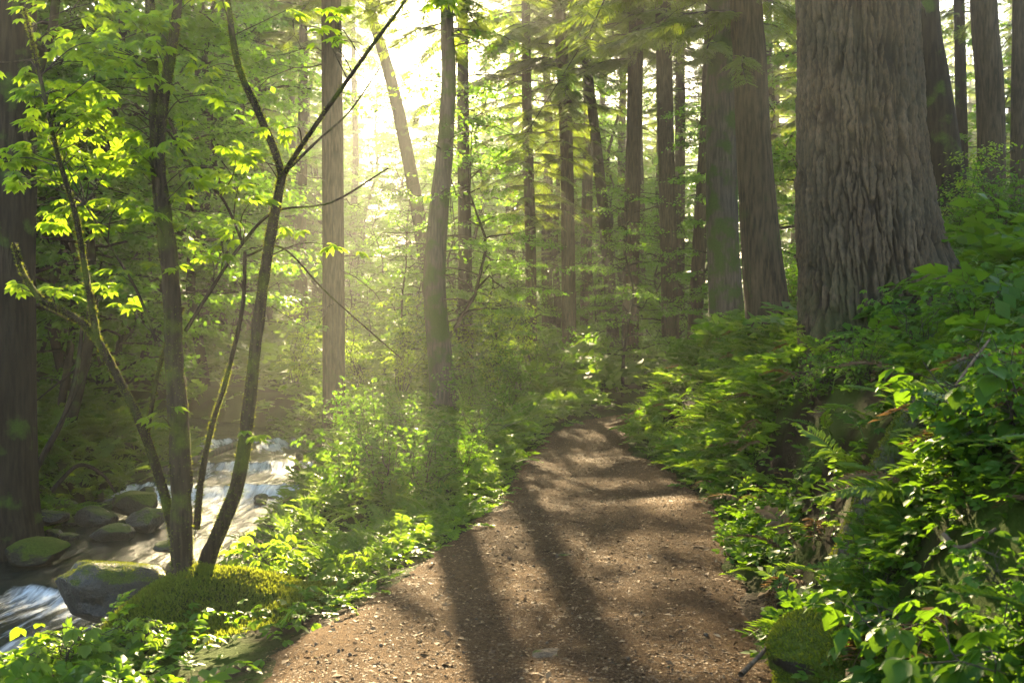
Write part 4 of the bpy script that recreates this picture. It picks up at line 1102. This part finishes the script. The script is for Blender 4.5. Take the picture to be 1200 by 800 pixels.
FERN = [fern_mesh(300 + k) for k in range(4)]

def shrub(u, Y, v, sc, label, group=None, name='shrub'):
    x = (u - 600) / FPX * Y
    t = empty(name, (x, Y, ground(x, Y) - .02), RNG.uniform(0, 6.28), sc); a, b_ = SHR[v]
    link('stem', a, t); link('foliage', b_, t); return tag(t, label, 'shrub', group)
def fern(u, Y, sc, label, group=None):
    x = (u - 600) / FPX * Y
    o = link('fern', FERN[RNG.integers(4)], None, (x, Y, ground(x, Y) - .01)); o.scale = (sc,) * 3; o.rotation_euler = (0, 0, RNG.uniform(0, 6.28)); return tag(o, label, 'fern', group)

G1 = 'leafy shrubs between stream and path'
for u, Y, v, sc, lab in [
    (500, 9.6, 0, 1.0, 'round leafy shrub with a dark twig at the inner bend of the path'),
    (452, 9.9, 0, 1.05, 'broad leafy shrub left of the round one at the path bend'),
    (408, 10.4, 3, 1.0, 'sunlit shrub overhanging the stream beside the dark boulder'),
    (545, 10.4, 0, .75, 'bright yellow-green shrub right at the path edge in the sun'),
    (480, 12.0, 1, .75, 'tall shrub behind the round leafy shrub'),
    (430, 12.6, 1, .8, 'tall shrub in front of the straight grey trunk'),
    (560, 12.8, 2, 1.2, 'low dense shrub where the path narrows'),
    (590, 15.0, 0, .9, 'shaded shrub hugging the path before it turns'),
    (556, 15.8, 1, .8, 'shrub at the foot of the mossy S-curved trunk, path side'),
    (610, 18.5, 1, .9, 'leafy shrub at the left of the far path turn'),
    (575, 19.5, 4, .9, 'tall airy shrub with pale leaves behind the S-curved trunk'),
    (648, 22.0, 1, 1.0, 'shrub straight ahead where the path disappears'),
    (690, 25.5, 1, 1.0, 'shrub below the thin leaning trunk'),
    (620, 23.5, 4, 1.0, 'tall pale-leaved shrub beneath the hanging fir boughs'),
    (545, 22.0, 4, 1.1, 'tall pale-leaved shrub beside the thin shaded trunk'),
    (735, 25.0, 1, .9, 'shrub at the foot of the straight grey-brown fir'),
    (470, 20.0, 4, 1.1, 'tall pale shrub in the mist between grey trunk and S-curved trunk'),
    (420, 21.0, 4, 1.0, 'tall pale shrub just right of the straight grey trunk'),
    (345, 21.5, 4, 1.0, 'misty shrub beyond the upper end of the stream')]:
    shrub(u, Y, v, sc, lab, G1)
for u, Y, v, sc, lab in [(70, 5.0, 5, 1.0, 'bright yellow-green seedling in the bottom left corner'), (165, 5.3, 5, .8, 'bright seedling in front of the largest stream boulder'), (318, 6.6, 5, 1.0, 'thin sunlit seedling just right of the maple mound'), (405, 6.4, 5, .7, 'low seedling near the broken stick at the path edge')]:
    shrub(u, Y, v, sc, lab, 'seedlings near the stream bank', 'seedling')
for u, Y, v, sc, lab in [(1165, 2.9, 6, .9, 'large-leaved blurred plant at the lower right corner'), (1060, 3.6, 6, .8, 'large-leaved plant above the half hidden mossy boulder'), (1150, 4.2, 6, .9, 'large-leaved plant beside the pale stick on the right bank')]:
    shrub(u, Y, v, sc, lab, 'large-leaved plants at the lower right', 'leafy_plant')
G2 = 'shrubs on the right bank'
for u, Y, v, sc, lab in [
    (1010, 7.2, 0, .62, 'sunlit shrub in front of the giant trunk'),
    (1075, 7.0, 3, .7, 'shrub with fanned leaves below the roots of the giant tree'),
    (1150, 6.5, 3, .7, 'shrub on the dark slope right of the giant tree roots'),
    (960, 8.0, 2, .8, 'low shrub left of the giant trunk'),
    (1145, 11.5, 1, .8, 'bright bush behind the giant trunk on its right'),
    (1185, 11.0, 1, .9, 'bright bush at the right edge above the roots'),
    (1120, 13.5, 4, .8, 'tall airy bush at the foot of the tilted dark tree'),
    (1190, 4.0, 3, .62, 'blurred near shrub at the right edge of the photo'),
    (1120, 4.3, 0, .5, 'blurred leafy shrub in the lower right above the boulder'),
    (1205, 3.1, 3, .5, 'nearest blurred plant in the lower right corner'),
    (1025, 4.4, 3, .34, 'small plant with broad fanned leaves above the dark boulder'),
    (855, 15.0, 0, .7, 'shrub in front of the thick mossy fir'),
    (940, 14.0, 1, .8, 'bush in the gap between slender fir and giant trunk'),
    (925, 18.0, 4, .9, 'tall sunlit bush seen between slender fir and giant trunk'),
    (800, 20.0, 0, 1.0, 'shrub on the far tip of the right bank')]:
    shrub(u, Y, v, sc, lab, G2)
G3 = 'ferns'
for u, Y, sc, lab in [(575, 14.0, .55, 'fern at the left path edge before the turn'), (600, 16.5, .6, 'fern farther along the left path edge'), (520, 13.8, .6, 'fern in front of the S-curved trunk'), (840, 12.5, .55, 'fern on the right bank over the path'),
                      (800, 14.5, .6, 'fern near the tip of the right bank'), (870, 10.8, .5, 'fern below the slender fir'), (765, 16.5, .6, 'fern closest to the path turn on the right'), (905, 9.0, .5, 'fern below and left of the giant trunk'), (60, 14.5, .7, 'large fern on the shaded slope across the stream'),
                      (110, 15.5, .75, 'fern on the shaded slope behind the leaning dead branch'), (640, 20.0, .7, 'fern right beside the far end of the path')]:
    fern(u, Y, sc, lab, G3)

# moss: the mound under the maple
def moss_patch(name, cx, cy_, rx, ry, n, size, thr=.0):
    a = RNG.uniform(0, 2 * np.pi, n); r = np.sqrt(RNG.random(n)) * 1.1
    x = cx + rx * r * np.cos(a); y = cy_ + ry * r * np.sin(a)
    kp = RNG.random(n) > (r - .6) * 1.6; x, y = x[kp], y[kp]; n = len(x)
    z = terrain(x, y)
    dd = np.stack([RNG.normal(size=n) * .5, RNG.normal(size=n) * .5, np.ones(n) * .8], 1)
    R = basis(dd, rdir(n)) * (RNG.uniform(.6, 1.3, n) * size)[:, None, None]
    tv, tq = diamond(.28, .03)
    mb = MB(); V, Q, A = scatter(tv, tq, R, np.stack([x, y, z - .004], 1), None, RNG.random(n)); mb.add(V, Q, 0, A)
    setting(mb.build(name, [M['moss']]), 'stuff')
moss_patch('moss', -1.98, 6.15, .95, .70, 42000, .032)

# ------------------------------------------------------------------ litter, gravel, sticks, logs
def litter():
    mb = MB(); n = 95000
    P = np.vstack([path_point(n, 3.0, 22, 1.12, 1.5), path_point(7000, 3, 12, 1.28, 1.2)]); n = len(P)
    kp = fbm(P[:, 0] * 2.2, P[:, 1] * 2.2, 0, 3, 91) + RNG.random(n) * 1.1 > .15; P = P[kp]; n = len(P)
    d = np.stack([RNG.normal(size=n), RNG.normal(size=n), RNG.normal(size=n) * .10], 1)
    R = basis(d, np.stack([RNG.normal(size=n) * .22, RNG.normal(size=n) * .22, np.ones(n)], 1))
    ndl = RNG.random(n) < .45; ln = RNG.uniform(.008, .028, n) * np.where(RNG.random(n) < .05, 2.2, 1) * np.where(ndl, 1.6, 1); wd = ln * np.where(ndl, RNG.uniform(.06, .16, n), RNG.uniform(.35, 1.0, n))
    R = R * np.stack([wd, ln, ln], -1)[:, None, :]
    tv, tq = diamond(.8, .07); P[:, 2] += .002
    V, Q, A = scatter(tv, tq, R, P, None, np.clip(RNG.beta(2, 2.6, n), 0, 1)); mb.add(V, Q, 0, A)
    setting(mb.build('leaf_litter', [M['litter']], smooth=False), 'stuff')
    # crumbs of grit
    S, SQ = icosphere(1); mb = MB(); n = 1500; P = path_point(n, 3.0, 16, 1.08, 1.6)
    R = basis(rdir(n), rdir(n)) * (RNG.gamma(2, .0018, n) + .0015)[:, None, None] * np.stack([RNG.uniform(.6, 1.2, n), RNG.uniform(.6, 1.2, n), RNG.uniform(.6, 1.2, n)], -1)[:, None, :]
    V, Q, A = scatter(S, SQ, R, P, None, RNG.random(n)); mb.add(V, Q, 0, A)
    setting(mb.build('gravel', [M['stone']]), 'stuff')
litter()

def log(name, pts, r0, r1, mat, label, cat, seed=0, rough=.12, sides=()):
    P = catmull(np.array(pts), 8); c = P[0].copy(); mb = MB()
    V, Q = tube(P - c, np.linspace(r0, r1, len(P)) * (1 + .12 * fbm(np.arange(len(P)) * .4, seed, 0, 2, seed)), 10, rough, seed, 3); mb.add(V, Q)
    for q in sides:
        B = catmull(np.array(q), 6); V, Q = tube(B - c, np.linspace(r1 * .8, r1 * .25, len(B)), 6, .1, seed); mb.add(V, Q)
    o = mb.build(name, [mat]); o.location = c; return tag(o, label, cat)
def on(u, v, Y, dz=0): p = at(u, v, Y); return [p[0], p[1], p[2] + dz]
def lie(x, y, dz): return [x, y, ground(x, y) + dz]
log('fallen_log', [on(58, 562, 14.2), on(120, 566, 14.6), on(190, 552, 15.2), on(300, 512, 16.4)], .09, .05, M['bark_mossy'], 'fallen log lying along the far bank of the stream', 'log', 1)
log('dead_branch', [on(20, 590, 11.6), on(50, 535, 12), on(78, 480, 12.4), on(92, 420, 12.8), on(97, 370, 13)], .045, .02, M['bark_dark'], 'dead branch leaning up from the bank beside the left edge trunk', 'branch', 2, sides=[[on(50, 535, 12), on(85, 470, 12), on(108, 425, 12.1)], [on(92, 430, 12.8), on(60, 455, 12.6), on(30, 480, 12.4)]])
log('dead_branch', [on(60, 575, 12.5), on(92, 545, 12.7), on(120, 556, 13), on(134, 575, 13.2)], .03, .015, M['bark_dark'], 'arched bare branch over the row of boulders', 'branch', 3)
mlog = log('mossy_log', [lie(1.75, 5.32, -.03), lie(2.1, 5.48, .07), lie(2.5, 5.66, .07), lie(2.95, 5.85, .04)], .10, .08, M['bark_mossy'], 'mossy log lying across the right bank', 'log', 5); clad(mlog, 16000, .02, -1.2, 8)
log('bare_stick', [lie(1.95, 4.75, .10), lie(2.15, 4.85, .26), lie(2.4, 5.0, .30)], .010, .006, M['deadwood'], 'pale bare stick over the mossy log on right bank', 'stick', 6)
log('bare_stick', [lie(1.62, 3.75, .32), lie(1.68, 3.72, .16), lie(1.80, 3.7, .03)], .009, .006, M['deadwood'], 'pale bare stick hanging in the lower right shadow', 'stick', 7)
log('path_stick', [on(440, 691, 6.4), on(465, 688, 6.5), on(493, 685, 6.6)], .022, .016, M['deadwood'], 'short broken stick lying at the left path edge', 'stick', 8)
log('path_stick', [on(868, 790, 4.1), on(890, 768, 4.3), on(905, 750, 4.5)], .012, .008, M['deadwood'], 'thin stick at the foot of the dark boulder by the path', 'stick', 9)
